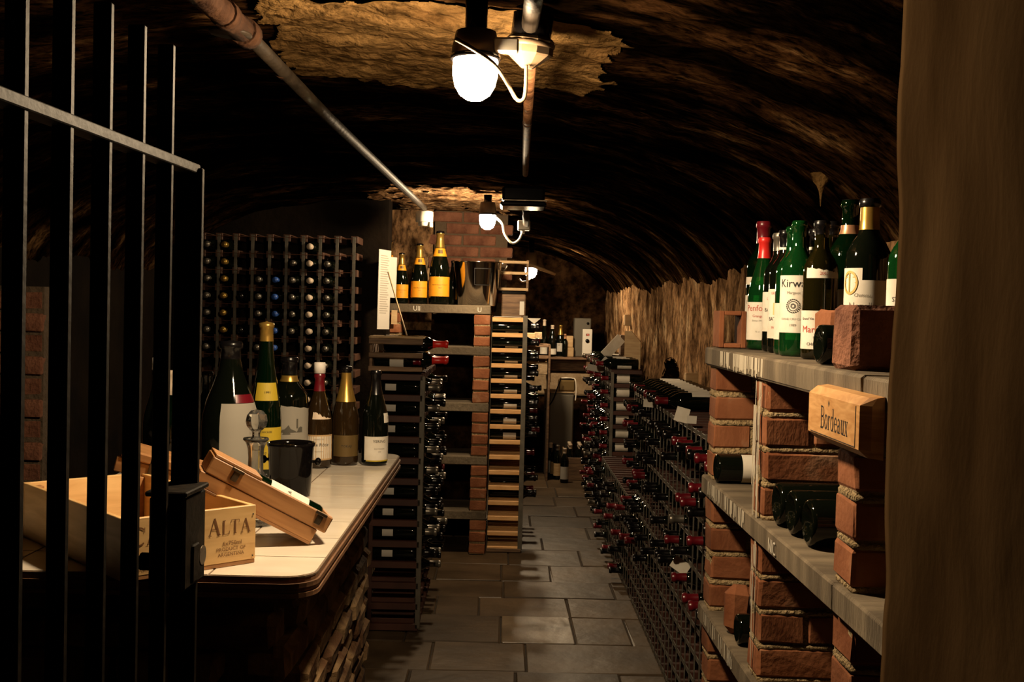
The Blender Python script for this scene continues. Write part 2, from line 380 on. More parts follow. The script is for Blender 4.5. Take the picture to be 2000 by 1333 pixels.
def sleeve_me(kind, sx, sz, seg, z0, z1, m, arcdeg=360, off=.0007, top=False, mid=0, cut=0):
    k = ('s', kind, sx, sz, seg, z0, z1, m, arcdeg, top, mid, cut)
    if k not in _bm:
        H = PROF[kind][-1][1]
        zs = sorted({z0, z1} | {z for r, z in PROF[kind] if z0 < z < z1})
        pr = [((radius_at(kind, z) * sx) + off, z * sz) for z in zs]
        if top: pr += [(pr[-1][0], z1 * sz + .001), (.0, z1 * sz + .0015)]
        mb = MB()
        if arcdeg >= 360: mb.lathe(pr, seg)
        else:
            n = 14; vs = []; fs = []
            for j, (r, z) in enumerate(pr):
                for i in range(n + 1):
                    a = math.radians(mid - arcdeg / 2 + arcdeg * i / n)
                    zz = z
                    if cut: zz = z - (cut * sz * (i / n) + .0012 * sz * math.sin(i * 2.1)) * (z - z0 * sz) / ((z1 - z0) * sz)
                    vs.append((r * math.sin(a), -r * math.cos(a), zz))
            for j in range(len(pr) - 1):
                for i in range(n):
                    q = j * (n + 1) + i; fs.append((q, q + 1, q + n + 2, q + n + 1))
            mb.add(vs, fs, True)
        _bm[k] = mb.mesh('label'); _bm[k].materials.append(M[m])
    return _bm[k]
def bottle(name, label, cat='bottle', kind='bordeaux', p=(0, 0, 0), spin=0, g='glass', cap=None, lab=(), group=None, sx=1.0, sz=None, seg=20, axis=None, band=None, tilt=None):
    """cap = (material, length); lab = list of dicts z0, z1, arc, m, mid, texts, cut; axis: direction of the neck when lying"""
    sz = sz or sx
    o = bpy.data.objects.new(name, body_me(kind, sx, sz, seg, g)); C.objects.link(o); tag(o, label, cat, group)
    if axis is None: R = Matrix.Rotation(spin, 3, 'Z')
    else: R = Vector((0, 0, 1)).rotation_difference(Vector(axis)).to_matrix() @ Matrix.Rotation(spin, 3, 'Z')
    if tilt is not None: R = tilt @ R
    o.matrix_world = Matrix.Translation(Vector(p)) @ R.to_4x4()
    H = PROF[kind][-1][1]
    if cap:
        c = obj('capsule', None, None, o, me=sleeve_me(kind, sx, sz, seg, H - cap[1], H - .0005, cap[0], top=True))
    if band:
        obj('neck_band', None, None, o, me=sleeve_me(kind, sx, sz, seg, band[1], band[2], band[0], off=.0012))
    for L in lab:
        l = obj(L.get('n', 'label'), None, None, o, me=sleeve_me(kind, sx, sz, seg, L['z0'], L['z1'], L['m'], L.get('arc', 150), mid=L.get('mid', 0), cut=L.get('cut', 0)))
        for tx in L.get('texts', ()):
            s, size, z, m = tx[:4]; dx = tx[4] if len(tx) > 4 else 0
            vf = glyph_mesh(s, size); x1 = max((q[0] for q in vf[0]), default=0)
            mid = math.radians(L.get('mid', 0))
            rr = radius_at(kind, z) * sx + .0013
            flat_text('lettering', vf, m, l, lambda x, y: (rr * math.sin(mid + (x - x1 / 2 + dx) / rr), -rr * math.cos(mid + (x - x1 / 2 + dx) / rr), z * sz + y))
    return o
# ================================================================== THE SETTING
XC, A_, Z0, B_, PW = -0.48, 1.61, 1.25, 0.90, 2.6
def nz3(x, y, z): return noise.noise(Vector((x, y, z)))
def vault(x):
    u = max(0.0, 1 - abs((x - XC) / A_) ** PW); return Z0 + B_ * u ** (1 / PW)
def relief(x, y, z):
    k = 1 - .75 * min(1, max(0, (x - .55) / .4))
    return k * (.030 * nz3(x * 1.3, y * 2.2, z * 1.3) + .016 * nz3(x * 3.2, y * 7, z * 3.2) + .010 * nz3(x * 8, y * 16, z * 8) + .007 * nz3(x * 22, y * 26, z * 22))
def ceil_pt(th, y):
    c, s = math.cos(th), math.sin(th)
    x = XC + A_ * math.copysign(abs(c) ** (2 / PW), c); z = Z0 + B_ * max(0, s) ** (2 / PW)
    n = Vector((-math.cos(th) / A_, 0, -math.sin(th) / B_)).normalized()
    return Vector((x, y, z)) + n * relief(x, y, z)
def grid(nx, ny, fn, skip=None):
    mb = MB(); vs = [fn(i / nx, j / ny) for j in range(ny + 1) for i in range(nx + 1)]
    fs = [(j * (nx + 1) + i, j * (nx + 1) + i + 1, (j + 1) * (nx + 1) + i + 1, (j + 1) * (nx + 1) + i) for j in range(ny) for i in range(nx) if not (skip and skip((i + .5) / nx, (j + .5) / ny))]
    return mb.add(vs, fs, True)
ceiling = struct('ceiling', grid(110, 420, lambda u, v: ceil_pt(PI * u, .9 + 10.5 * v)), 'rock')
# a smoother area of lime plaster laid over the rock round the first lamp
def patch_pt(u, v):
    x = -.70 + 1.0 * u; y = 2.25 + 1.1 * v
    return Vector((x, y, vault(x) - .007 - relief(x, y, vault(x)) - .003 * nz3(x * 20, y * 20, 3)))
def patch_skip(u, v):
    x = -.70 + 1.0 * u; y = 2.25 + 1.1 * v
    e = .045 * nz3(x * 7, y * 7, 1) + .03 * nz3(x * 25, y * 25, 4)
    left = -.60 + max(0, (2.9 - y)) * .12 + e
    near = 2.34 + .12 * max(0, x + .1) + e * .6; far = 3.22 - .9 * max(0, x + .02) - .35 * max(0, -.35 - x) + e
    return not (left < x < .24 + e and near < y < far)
obj('plaster_or_glow_patch', grid(230, 230, patch_pt, patch_skip), 'plaster_or_glow_patch', ceiling)
def glow_pt(u, v):
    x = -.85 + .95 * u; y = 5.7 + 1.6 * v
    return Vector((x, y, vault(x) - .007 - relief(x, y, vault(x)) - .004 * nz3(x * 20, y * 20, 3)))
def glow_skip(u, v):
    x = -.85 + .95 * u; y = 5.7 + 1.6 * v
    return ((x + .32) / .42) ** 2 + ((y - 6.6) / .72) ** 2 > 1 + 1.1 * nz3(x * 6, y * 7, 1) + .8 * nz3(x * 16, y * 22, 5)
obj('plaster_or_glow_patch', grid(130, 150, glow_pt, glow_skip), 'tanwall', ceiling)  # second lamp's glow on the vault, painted as a pale ragged patch
# right wall with a small arched hole
def wr_x(y, z): return 1.03 + .040 * nz3(y * 1.2, z * 1.1, 2) + .018 * nz3(y * 5, z * 2.2, 5) + .010 * nz3(y * 16, z * 8, 9) + .005 * nz3(y * 34, z * 26, 3)
def wr(u, v): return Vector((wr_x(1.3 + 9.9 * u, 1.72 * v), 1.3 + 9.9 * u, 1.72 * v))
NY, NR, NZ = 6.78, .50, .95
def wr_hole(u, v):
    dy = (1.3 + 9.9 * u - NY) / NR; z = 1.72 * v
    return abs(dy) < 1 and .60 < z < NZ + .27 * math.sqrt(max(0, 1 - dy * dy))
w_r = struct('wall_right', grid(480, 90, wr, wr_hole), 'tanwall')
outl = [(NY - NR - .012, .58)] + [(NY - (NR + .012) * math.cos(a * PI / 16), NZ + .282 * math.sin(a * PI / 16)) for a in range(17)] + [(NY + NR + .012, .58)]
mb = MB(); vs = []; fs = []
for y, z in outl: vs += [(wr_x(y, z) - .006, y, z), (1.36, NY + (y - NY) * .92, z - .02)]
n = len(outl)
for k in range(n - 1): fs.append((2 * k, 2 * k + 1, 2 * k + 3, 2 * k + 2))
fs.append(tuple(2 * k + 1 for k in range(n)))
mb.add(vs, fs); obj('niche_lining', mb, 'farwall', w_r)
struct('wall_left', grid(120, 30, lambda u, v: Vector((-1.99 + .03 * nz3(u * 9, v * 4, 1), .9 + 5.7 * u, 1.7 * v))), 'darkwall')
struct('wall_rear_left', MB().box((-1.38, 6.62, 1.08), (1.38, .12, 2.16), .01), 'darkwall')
struct('wall_alcove', MB().box((-.58, 9.3, 1.08), (.96, 3.9, 2.16)), 'farwall')
struct('wall_far', grid(60, 50, lambda u, v: Vector((-.12 + 1.4 * u, 11.15 + .06 * nz3(u * 4, v * 6, 3) + .02 * nz3(u * 16, v * 20, 3), 2.2 * v))), 'farwall')
# doorway jamb in front
def jamb(u, v):
    z = -.02 + 2.34 * v; s = u * 2.0
    r = .05
    if s < 1.1: x, y = .487, .28 + s
    else:
        k = min(1, (s - 1.1) / .08); a = k * PI / 2
        x, y = .487 + r * (1 - math.cos(a)), 1.38 + r * math.sin(a) - .02
        if s > 1.18: x += (s - 1.18)
    n = .010 * nz3(y * 3, z * 1.5, 1) + .005 * nz3(y * 12, z * 5, 1)
    d = Vector((x, y, z)); d.x += n + .004 * nz3(z * 9, 1, x * 9); d.y += .012 * nz3(z * 4, 3, 2) + .006 * nz3(z * 15, 3, 2)
    return d
struct('wall_doorway', grid(130, 130, jamb), 'jamb')
# floor
floor = struct('floor', MB().box((-.3, 5.9, -.03), (3.0, 11.0, .04)), 'dirt')
rows = [3.3, 3.75, 4.15, 4.53, 4.92, 5.35, 5.71, 6.06, 6.45, 6.86, 7.23, 7.62, 8.02, 8.42, 8.85, 9.3, 9.75, 10.25, 11.1]
cuts = {5: [-.31, -.09, .36, .95], 4: [-.42, .02, .36, .62], 6: [-.5, .03, .05, .62], 7: [-.35, .02, .3, .7], 3: [-.28, .13, .75], 8: [-.4, .06, .5], 9: [-.2, .08, .28, .72], 10: [-.3, .15, .6], 11: [0, .22, .66]}
for i, (y0, y1) in enumerate(zip(rows, rows[1:])):
    xs = [-.75 if y0 < 6.4 else -.74] + (cuts.get(i) or [-.3 + random.uniform(-.1, .1), .12 + random.uniform(-.08, .08), .5 + random.uniform(-.1, .1)]) + [1.0]
    xs = [x for k, x in enumerate(xs) if k == 0 or x - xs[k - 1] > .06]
    for x0, x1 in zip(xs, xs[1:]):
        g = .007
        mb = MB().box((0, 0, 0), (x1 - x0 - g, y1 - y0 - g, .03), .005, jit=.0025)
        obj('flagstone', mb, 'flaglit' if i == 4 and abs(x0 - .02) < .01 else 'flag', floor, ((x0 + x1) / 2, (y0 + y1) / 2, -.017 + random.uniform(-.003, .003)), (random.uniform(-.006, .006), random.uniform(-.006, .006), random.uniform(-.006, .006)))

BR = [MB().box((0, 0, 0), (.215, .1025, .065), .006, jit=.0025).mesh('brick') for _ in range(5)]
BRP = [MB().box((0, 0, 0), (.215, .1025, .065), .014, jit=.004).mesh('brick') for _ in range(6)]
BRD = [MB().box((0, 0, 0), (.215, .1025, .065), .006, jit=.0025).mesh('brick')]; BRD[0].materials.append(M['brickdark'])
for m_ in BR: m_.materials.append(M['brick'])
for m_ in BRP: m_.materials.append(M['brickpale'])
def brick(parent, c, rz=0, length=.215, pale=False, sc=(1, 1, 1)):
    o = obj('brick', None, None, parent, me=random.choice(BRP if pale else BR))
    o.location = c; o.rotation_euler = (random.uniform(-.008, .008), random.uniform(-.008, .008), rz + random.uniform(-.012, .012) + random.choice((0, PI)))
    o.scale = (length / .215 * sc[0], sc[1], sc[2]); return o
# brick courses on the alcove's rear wall, above the top shelf
wa = bpy.data.objects['wall_alcove']
for j in range(9):
    z = 1.50 + j * .075
    x = -.40 + (.1125 if j % 2 else 0)
    while x < 0:
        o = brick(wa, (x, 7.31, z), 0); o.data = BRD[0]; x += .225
obj('mortar', MB().box((-.23, 7.32, 1.80), (.48, .10, .68)), 'mortardark', wa)
obj('render_coat', grid(30, 40, lambda u, v: Vector((-.78 + .30 * u, 7.27 + .03 * nz3(u * 4, v * 6, 2) + .015 * nz3(u * 14, v * 14, 2), 1.35 + .8 * v))), 'tanwall', wa)

# ================================================================== LAMPS, CONDUITS, BOXES
def lamp(i, px, py, Y, r, label, top):
    p = at(px, py, Y)
    t = thing('bulkhead_lamp', label, 'lamp', p)
    obj('glass_globe', MB().lathe([(0, -1.15 * r), (.35 * r, -1.10 * r), (.68 * r, -.88 * r), (.9 * r, -.5 * r), (r, 0), (r, .7 * r)], 24), 'lamp%d' % i, t)
    obj('rim', MB().lathe([(r * .98, .66 * r), (r * 1.12, .66 * r), (r * 1.12, .86 * r), (r * 1.0, .9 * r)], 24), 'blackpl', t)
    obj('stem', MB().lathe([(r * .5, top - .01), (r * .5, vault(p.x) - p.z - .012), (0, vault(p.x) - p.z - .012)], 14), 'blackpl', t)
    obj('housing', MB().lathe([(r * 1.06, .84 * r), (r * 1.06, 1.2 * r), (r * .9, top), (0, top)], 24), 'beigepl', t)
    return t, p
l1, p1 = lamp(0, 928, 147, 2.20, .0445, 'largest glowing jar lamp on the vault beside the rusty pipe', .085)
l2, p2 = lamp(1, 952, 431, 6.1, .045, 'glowing bulb lamp above the polished steel ice bucket', .10)
l3, p3 = lamp(2, 1037, 531, 9.3, .050, 'smallest and farthest glowing lamp, over the pale wooden rack', .16)
obj('cover_tab', MB().box((.06, -.02, .055), (.05, .02, .03), .004), 'whitepl', l1)
def catm(pts, n=8):
    pts = [Vector(p) for p in pts]; out = []
    for i in range(len(pts) - 1):
        a, b, c, d = pts[max(i - 1, 0)], pts[i], pts[i + 1], pts[min(i + 2, len(pts) - 1)]
        for k in range(n):
            t = k / n
            out.append(.5 * ((2 * b) + (c - a) * t + (2 * a - 5 * b + 4 * c - d) * t * t + (3 * b - a - 3 * c + d) * t ** 3))
    return out + [pts[-1]]
def cable(name, label, pts, r, m, cat='cable'):
    return tag(obj(name, MB().tube(catm(pts), r, 8), m), label, cat)
cable('lamp_cable', 'white flat cable looping from the largest lamp to the beige junction box',
      [at(890, 76, 2.14), at(925, 96, 2.14), at(965, 125, 2.16), at(992, 165, 2.25), at(1008, 193, 2.26), at(1020, 196, 2.26), at(1026, 180, 2.26), at(1028, 128, 2.28)], .0042, 'beigepl')
cable('lamp_cable', 'white cable sagging from the bulb lamp above the steel bucket to a small box',
      [at(968, 425, 6.1), at(981, 437, 6.1), at(986, 458, 6.1), at(1000, 475, 6.1), at(1014, 468, 6.1), at(1022, 448, 6.1)], .007, 'whitepl')
cable('lamp_cable', 'short pale cable hooked under the farthest lamp', [at(1014, 545, 9.2), at(1020, 551, 9.2), at(1030, 549, 9.2), at(1037, 543, 9.25)], .008, 'whitepl')
# rusty pipe along the crown, with its boxes
def pipe(name, label, pts, r, m, couplings=()):
    t = thing(name, label, 'pipe', pts[0]); b = Vector(pts[0])
    obj('tube', MB().tube([Vector(p) - b for p in pts], r, 14), m, t)
    for c, cr, cl, cm in couplings:
        d = (Vector(pts[-1]) - Vector(pts[0])).normalized()
        obj('coupling', MB().tube([Vector(c) - b - d * cl / 2, Vector(c) - b + d * cl / 2], cr, 14), cm, t)
    return t
pipe('ceiling_pipe', 'rusty iron pipe running back along the vault between the junction boxes', [at(1036, 120, 2.40), at(1030, 240, 3.15), at(1026, 340, 4.55)], .0125, 'rustpipe', [(at(1030, 240, 3.15), .0135, .03, 'rust')])
pipe('ceiling_pipe', 'brown pipe at the top of the picture entering the dark round box', [at(1046, -30, 1.98), at(1036, 48, 2.24)], .018, 'conduit')
pipe('ceiling_pipe', 'short pipe stub behind the flat black box on the vault', [at(1027, 405, 5.35), at(1028, 445, 6.25)], .018, 'conduit')
def box1():
    p = at(1035, 88, 2.30)
    t = thing('junction_box', 'beige junction box with faceted underside beside the largest lamp', 'junction box', p)
    obj('socket', MB().lathe([(.038, -.005), (.042, .0), (.042, .062), (0, .062)], 24), 'blackpl', t)
    s = 8
    mb = MB(); mb.lathe([(0, -.048), (.012, -.048), (.046, -.022), (.050, -.018), (.050, .010), (.044, .016), (0, .016)], 10, smooth=False)
    obj('body', mb, 'beigepl', t)
    obj('lid_rim', MB().lathe([(.0505, -.004), (.052, -.002), (.052, .004), (.0505, .006)], 20), 'beigepl', t)
    t.rotation_euler = (.12, .10, 0)
box1()
def box2():
    p = at(1022, 383, 5.0)
    t = thing('junction_box', 'flat black junction box on the pipe before the second lamp', 'junction box', p)
    obj('body', MB().box((0, 0, 0), (.19, .20, .07), .012), 'blackpl', t)
    obj('lid', MB().box((0, 0, -.045), (.205, .215, .022), .008), 'blackpl', t)
    obj('lip', MB().box((0, -.1, -.030), (.21, .012, .006), .001), 'steelworn', t)
box2()
t = thing('junction_box', 'small white junction box under the pipe stub beside the second lamp', 'junction box', at(1023, 441, 6.1))
obj('body', MB().box((0, 0, 0), (.07, .06, .055), .006), 'whitepl', t); obj('gland', MB().tube([(-.005, 0, -.02), (-.005, 0, -.045)], .012), 'whitepl', t)
tag(obj('timber_lath', MB().tube([at(985, 505, 8.9), at(1036, 518, 9.0), at(1084, 536, 9.1)], .014, 8), 'woodtan'), 'pale timber lath along the vault beside the farthest lamp', 'lath')
# left conduit
pa, pb, pc, pd = at(372, -30, 2.06), at(480, 64, 2.42), at(640, 228, 3.4), at(829, 407, 6.25)
pipe('ceiling_conduit', 'thick rusty conduit ending at a bracket plate, upper left of the vault', [pa, pb], .026, 'rust', [(at(440, 28, 2.27), .030, .035, 'rust'), (pb, .031, .05, 'rust')])
pipe('ceiling_conduit', 'long grey conduit slanting along the vault to a white round box', [pb + Vector((0, .03, 0)), pc, pd], .0165, 'conduit', [(at(552, 140, 2.8), .019, .03, 'rust'), (at(770, 352, 5.0), .018, .06, 'conduit'), (at(735, 318, 4.5), .018, .05, 'conduit')])
tag(obj('bracket_plate', MB().lathe([(0, 0), (.045, 0), (.045, .006), (0, .006)], 20), 'conduit', None, at(450, 68, 2.36), (0, .06, 0)), 'round grey bracket plate under the thick rusty conduit', 'bracket')
t = thing('junction_box', 'white round junction box at the end of the long grey conduit', 'junction box', at(829, 424, 6.3))
obj('body', MB().lathe([(0, -.03), (.046, -.03), (.050, -.026), (.050, .028), (.04, .034), (0, .034)], 20), 'whitepl', t)
obj('lower_ring', MB().lathe([(0, -.052), (.034, -.052), (.036, -.03), (.0, -.03)], 20), 'whitepl', t)
obj('screw_lug', MB().box((.04, -.02, -.045), (.02, .03, .03), .004), 'whitepl', t)
# ================================================================== IRON GATE (open, swung back along the left side)
E = Vector((-.514, 1.80, 0)); GD = Vector((-.0563, -1, 0)).normalized()     # from the free edge back towards the hinges
gate = thing('iron_gate', 'black iron bar gate standing open on the left in front of the counter', 'gate', E, math.atan2(GD.y, GD.x))
SPG = .1150
def gx(s): return s
for k in range(1, 9):
    h = 1.888
    mb = MB().box((0, 0, 0), (.011, .024, h - .012), .0015)
    obj('bar', mb, 'iron', gate, (SPG * k * .985 + .005, 0, h / 2 + .006))
# rails: flat bars the bars pass through
for z, nm in ((1.715, 'top_rail'), (.30, 'bottom_rail')):
    obj(nm, MB().box((.52, 0, z), (1.04, .030, .015), .0015), 'iron', gate)
obj('end_stile', MB().box((.006, 0, .862), (.012, .044, 1.708), .0015), 'iron', gate)
lb = obj('lock_box', MB().box((.048, .004, 1.122), (.10, .058, .150), .005), 'iron', gate)
obj('rain_cap', MB().box((.05, .004, 1.201), (.108, .066, .008), .002), 'iron', lb)
obj('latch_bolt', MB().tube([(.012, -.018, 1.088), (.012, .034, 1.088)], .016, 16).lathe([(.0175, -.0), (.0175, .010)], 16, Matrix.Translation((.012, .021, 1.088)) @ Matrix.Rotation(-PI / 2, 4, 'X')), 'steelworn', lb)
obj('keyhole_plate', MB().box((.052, .034, 1.085), (.03, .006, .06), .002), 'iron', lb)
obj('thumb_turn', MB().tube([(.07, -.018, 1.088), (.07, -.046, 1.088)], .014, 12), 'iron', lb)

# ================================================================== TILED COUNTER
CZ = 1.0; CXR, CY0, CY1, CXL = -.335, 2.005, 3.74, -1.90
counter = thing('tiled_counter', 'cream tiled bar counter with plywood edge beside the gate', 'counter', (CXL, CY0, CZ))
off = Vector((-CXL, -CY0, -CZ))
def round_poly(x0, y0, x1, y1, r, n=6):
    """front right and rear right corners rounded"""
    p = [(x0, y0)]
    p += [(x1 - r + r * math.sin(a * PI / 2 / n), y0 + r - r * math.cos(a * PI / 2 / n)) for a in range(n + 1)]
    p += [(x1 - r + r * math.cos(a * PI / 2 / n), y1 - r + r * math.sin(a * PI / 2 / n)) for a in range(n + 1)]
    p += [(-1.104, y1), (-1.104, 2.535), (x0, 2.535)]
    return p
def slab_poly(poly, z0, z1, o=Vector((0, 0, 0))):
    n = len(poly); mb = MB()
    vs = [Vector((x, y, z0)) + o for x, y in poly] + [Vector((x, y, z1)) + o for x, y in poly]
    return mb.add(vs, [tuple(range(n))[::-1], tuple(range(n, 2 * n))] + [(i, (i + 1) % n, n + (i + 1) % n, n + i) for i in range(n)])
for k in range(4):                                                # plies of the plywood board
    e = .004 if k % 2 else 0
    obj('ply', slab_poly(round_poly(CXL, CY0 + e, CXR - e, CY1 - e, .06), CZ - .040 + k * .009, CZ - .0315 + k * .009, off), 'ply', counter)
obj('grout_bed', slab_poly(round_poly(CXL, CY0 + .004, CXR - .004, CY1 - .004, .058), CZ - .0045, CZ - .0015, off), 'grout', counter)
xs = [CXR - .005, CXR - .196, CXR - .387, CXR - .578, CXR - .769, CXR - .96, CXR - 1.151, CXR - 1.342, CXR - 1.56]
ys = [CY0 + .005, 2.17, 2.352, 2.535, 2.70, 2.868, 3.05, 3.225, 3.42, 3.60, CY1 - .005]
def clip_corner(x0, y0, x1, y1):
    P = [(x0, y0), (x1, y0), (x1, y1), (x0, y1)]
    r = .055
    if x1 > CXR - .02:
        if y0 < CY0 + .02: P = [(x0, y0)] + [(x1 - r + r * math.sin(a * PI / 12), y0 + r - r * math.cos(a * PI / 12)) for a in range(7)] + [(x1, y1), (x0, y1)]
        if y1 > CY1 - .02: P = [(x0, y0), (x1, y0)] + [(x1 - r + r * math.cos(a * PI / 12), y1 - r + r * math.sin(a * PI / 12)) for a in range(7)] + [(x0, y1)]
    return P
for i in range(8):
    for j in range(10):
        if i > 3 and j > 2: continue
        leaf = i == 1 and j == 4
        g = .0022
        cx, cy = (xs[i] + xs[i + 1]) / 2, (ys[j] + ys[j + 1]) / 2
        P = [(x - cx, y - cy) for x, y in clip_corner(xs[i + 1] + g, ys[j] + g, xs[i] - g, ys[j + 1] - g)]
        t = obj('tile', slab_poly(P, -.0015, .0 + random.uniform(-.0004, .0004)), 'tileleaf' if leaf else 'tile', counter, Vector((cx, cy, CZ)) + off)
        if leaf:
            t['label'] = 'tile printed with a brown leaf tangle'
            mb = MB(); hx, hy = .088, .082
            for _ in range(46):
                a = random.uniform(0, 2 * PI); p = Vector((random.uniform(-hx, hx), random.uniform(-hy, hy), .0012)); ln = random.uniform(.02, .045)
                pts = [p + Vector((math.cos(a + .9 * q) * ln * q, math.sin(a + .9 * q) * ln * q, 0)) for q in (0, .33, .66, 1)]
                for u, v in zip(pts, pts[1:]):
                    if max(abs(u.x), abs(v.x)) > hx or max(abs(u.y), abs(v.y)) > hy: continue
                    d = (v - u).normalized(); n = Vector((-d.y, d.x, 0)) * .0016
                    mb.add([u - n, v - n, v + n, u + n], [(0, 1, 2, 3)])
            obj('leaf_print', mb, 'leafprint', t)
# masonry under it
base = thing('counter_base', 'rough lime-washed brick plinth carrying the tiled counter', 'plinth', (-1.0, 2.2, 0))
bo = -Vector((-1.0, 2.2, 0))
obj('mortar', MB().box(Vector((-.755, 2.82, .47)) + bo, (.61, 1.22, .94)).box(Vector((-1.365, 2.37, .47)) + bo, (.61, .32, .94)), 'mortardark', base)
for j in range(13):
    z = .035 + j * .0735
    y = 2.20 + (.11 if j % 2 else 0)
    while y < 3.47:
        L = min(.215, 3.50 - y)
        if L > .05: brick(base, Vector((-.462 + random.uniform(-.006, .010), y + L / 2, z)) + bo, PI / 2, L - .012, True, (1, 1, 1.02))
        y += .225
    if j > 3:
        x = -.44 - (.05 if j % 2 else .16)
        while x > -1.5:
            brick(base, Vector((x - .05, 2.215 + random.uniform(-.010, .006), z)) + bo, 0, .205, True, (1, 1, 1.02))
            x -= .222

# ================================================================== WOODEN CRATE
fl, fr = at_z(240, 1140, CZ), at_z(497, 1100, CZ)
ang = math.atan2(fr.y - fl.y, fr.x - fl.x); Wd = .262; Hc = .112; Dp = .50
crate = thing('wine_crate', 'open pine wine crate with branded lettering, standing on the front of the counter', 'crate', (fl.x, fl.y, CZ + .0005), ang)
th = .010
fp = obj('front_panel', MB().box((Wd / 2, th / 2, Hc / 2 + .004), (Wd, th, Hc - .008), .001), 'pine', crate)
obj('back_panel', MB().box((Wd / 2, Dp - th / 2, Hc / 2), (Wd, th, Hc), .001), 'pine', crate)
obj('side_panel', MB().box((th / 2, Dp / 2, Hc / 2), (th, Dp - 2 * th - .001, Hc), .001), 'pine', crate)
obj('side_panel', MB().box((Wd - th / 2, Dp / 2, Hc / 2), (th, Dp - 2 * th - .001, Hc), .001), 'pine', crate)
obj('bottom_board', MB().box((Wd / 2, Dp / 2, .004), (Wd - .001, Dp - .001, .008), .001), 'boxwood', crate)
for cx, cy in ((th + .012, Dp - th - .012), (Wd - th - .012, Dp - th - .012)):
    obj('corner_post', MB().box((cx, cy, Hc / 2), (.022, .022, Hc - .012), .001), 'boxwood', crate)
for i in range(5):
    obj('nail', MB().lathe([(0, .0012), (.0014, .0010), (.0016, 0)], 8, Matrix.Translation((random.choice((.006, Wd - .006)), -.0003, .015 + .02 * i)) @ Matrix.Rotation(PI / 2, 4, 'X')), 'ink', fp)
def fpt(x0, z0): return lambda x, y: (x0 + x, -.0007, z0 + y)
vs, fs, wd = serif_mesh('CATENA ALTA', .0268, .80, 1.22)
flat_text('lettering', ([(x * (.236 / wd), y) for x, y in vs], fs), 'burnt', fp, fpt(.016, .062))
def ctext(s, size, cx, z, parent=fp, m='burnt', sx=1.0):
    vf = glyph_mesh(s, size); w_ = max(x for x, y in vf[0]) * sx
    flat_text('lettering', ([(x * sx, y) for x, y in vf[0]], vf[1]), m, parent, fpt(cx - w_ / 2, z))
ctext('6x750ml', .0115, .212, .041); ctext('PRODUCT OF', .0098, .210, .0305); ctext('ARGENTINA', .0098, .210, .0205)
ctext('2009', .0150, .062, .030); ctext('CHARDONNAY', .0115, .062, .0155)

# second wooden box leaning across the rear of the crate
pA, pB = at(220, 913, 2.46), at(420, 968, 2.46)
u = (pB - pA).normalized(); v = Vector((0, 0, 1)).cross(u).normalized(); n_ = u.cross(v)
def frame_obj(o, org, ux, vy, wz):
    o.matrix_world = Matrix(((ux.x, vy.x, wz.x, org.x), (ux.y, vy.y, wz.y, org.y), (ux.z, vy.z, wz.z, org.z), (0, 0, 0, 1)))
bx2 = thing('wooden_box', 'small closed wooden bottle box lying across the rear rim of the pine crate', 'box')
frame_obj(bx2, pA - n_ * .008, u, v, n_)
obj('box_body', MB().box((.092, .05, .018), (.18, .10, .036), .003), 'boxwood', bx2)
obj('box_lid', MB().box((.102, .05, .046), (.18, .108, .020), .003), 'boxwood', bx2)
obj('clasp', MB().box((.085, -.002, .034), (.012, .004, .040), .001), 'steelworn', bx2)

# tilted bottle box with its lid under it and a bottle lying in it
q0, q1 = at_z(600, 1067, CZ), at(393, 962, 2.20)
u = (q0 - q1).normalized(); v = Vector((0, 0, 1)).cross(u).normalized(); n_ = u.cross(v)
L_ = (q0 - q1).length
# local frame: x downhill (to the lower right end), y away from the camera, z out of the open side
def ppx(p):
    c = MW.inverted() @ p; return (1000 + F * c.x / -c.z, 666.5 - F * c.y / -c.z)
tb = thing('bottle_box', 'tilted aged wooden bottle box propped on the crate, its open side showing a bottle', 'box')
frame_obj(tb, q1 + Vector((0, 0, .004)), u, v, n_)
hl, ht = .034, .036
lx0, lx1 = -.02, L_ + .004
lh = obj('lower_half', MB().box(((lx0 + lx1) / 2, .055, .003), (lx1 - lx0, .11, .006), .001), 'boxwood', tb)
for yy in (.005, .105): obj('side_board', MB().box(((lx0 + lx1) / 2, yy, hl / 2 + .003), (lx1 - lx0, .010, hl - .006), .001), 'boxwood', lh)
for xx in (lx0 + .005, lx1 - .005): obj('end_board', MB().box((xx, .055, hl / 2 + .003), (.010, .09, hl - .006), .001), 'boxwood', lh)
x0, x1 = -.012, L_ + .022
zt = hl + .001
obj('tray_side', MB().box(((x0 + x1) / 2, .004, zt + ht / 2), (x1 - x0, .010, ht), .0025), 'boxwood', tb)
obj('tray_side', MB().box(((x0 + x1) / 2, .108, zt + ht / 2), (x1 - x0, .010, ht), .0025), 'boxwood', tb)
obj('tray_end', MB().box((x0 + .005, .056, zt + ht / 2), (.010, .094, ht), .001), 'boxwood', tb)
obj('tray_end', MB().box((x1 - .005, .056, zt + ht / 2), (.010, .094, ht), .001), 'boxwood', tb)
obj('tray_cover', MB().box((x0 + .055, .056, zt + ht + .003), (.105, .112, .006), .001), 'boxwood', tb)
for cx in (.045, L_ - .005):
    obj('clasp', MB().box((cx, -.0025, zt + ht * .62), (.013, .004, .026), .001).box((cx, -.003, zt + ht * .9), (.026, .006, .007), .001), 'steelworn', tb)
tb_m = tb.matrix_world.copy()
bw = bottle('wine_bottle', 'green wine bottle with white label lying in the tilted wooden box', p=tb_m @ Vector((x1 - .018, .056, zt + .006)), axis=-u, spin=0, g='glassdeep', cap=('black', .05), sx=1.0, sz=.78,
            lab=[dict(z0=.045, z1=.16, arc=200, m='paper', texts=[('C A', .012, .10, 'ink')])])
best = None
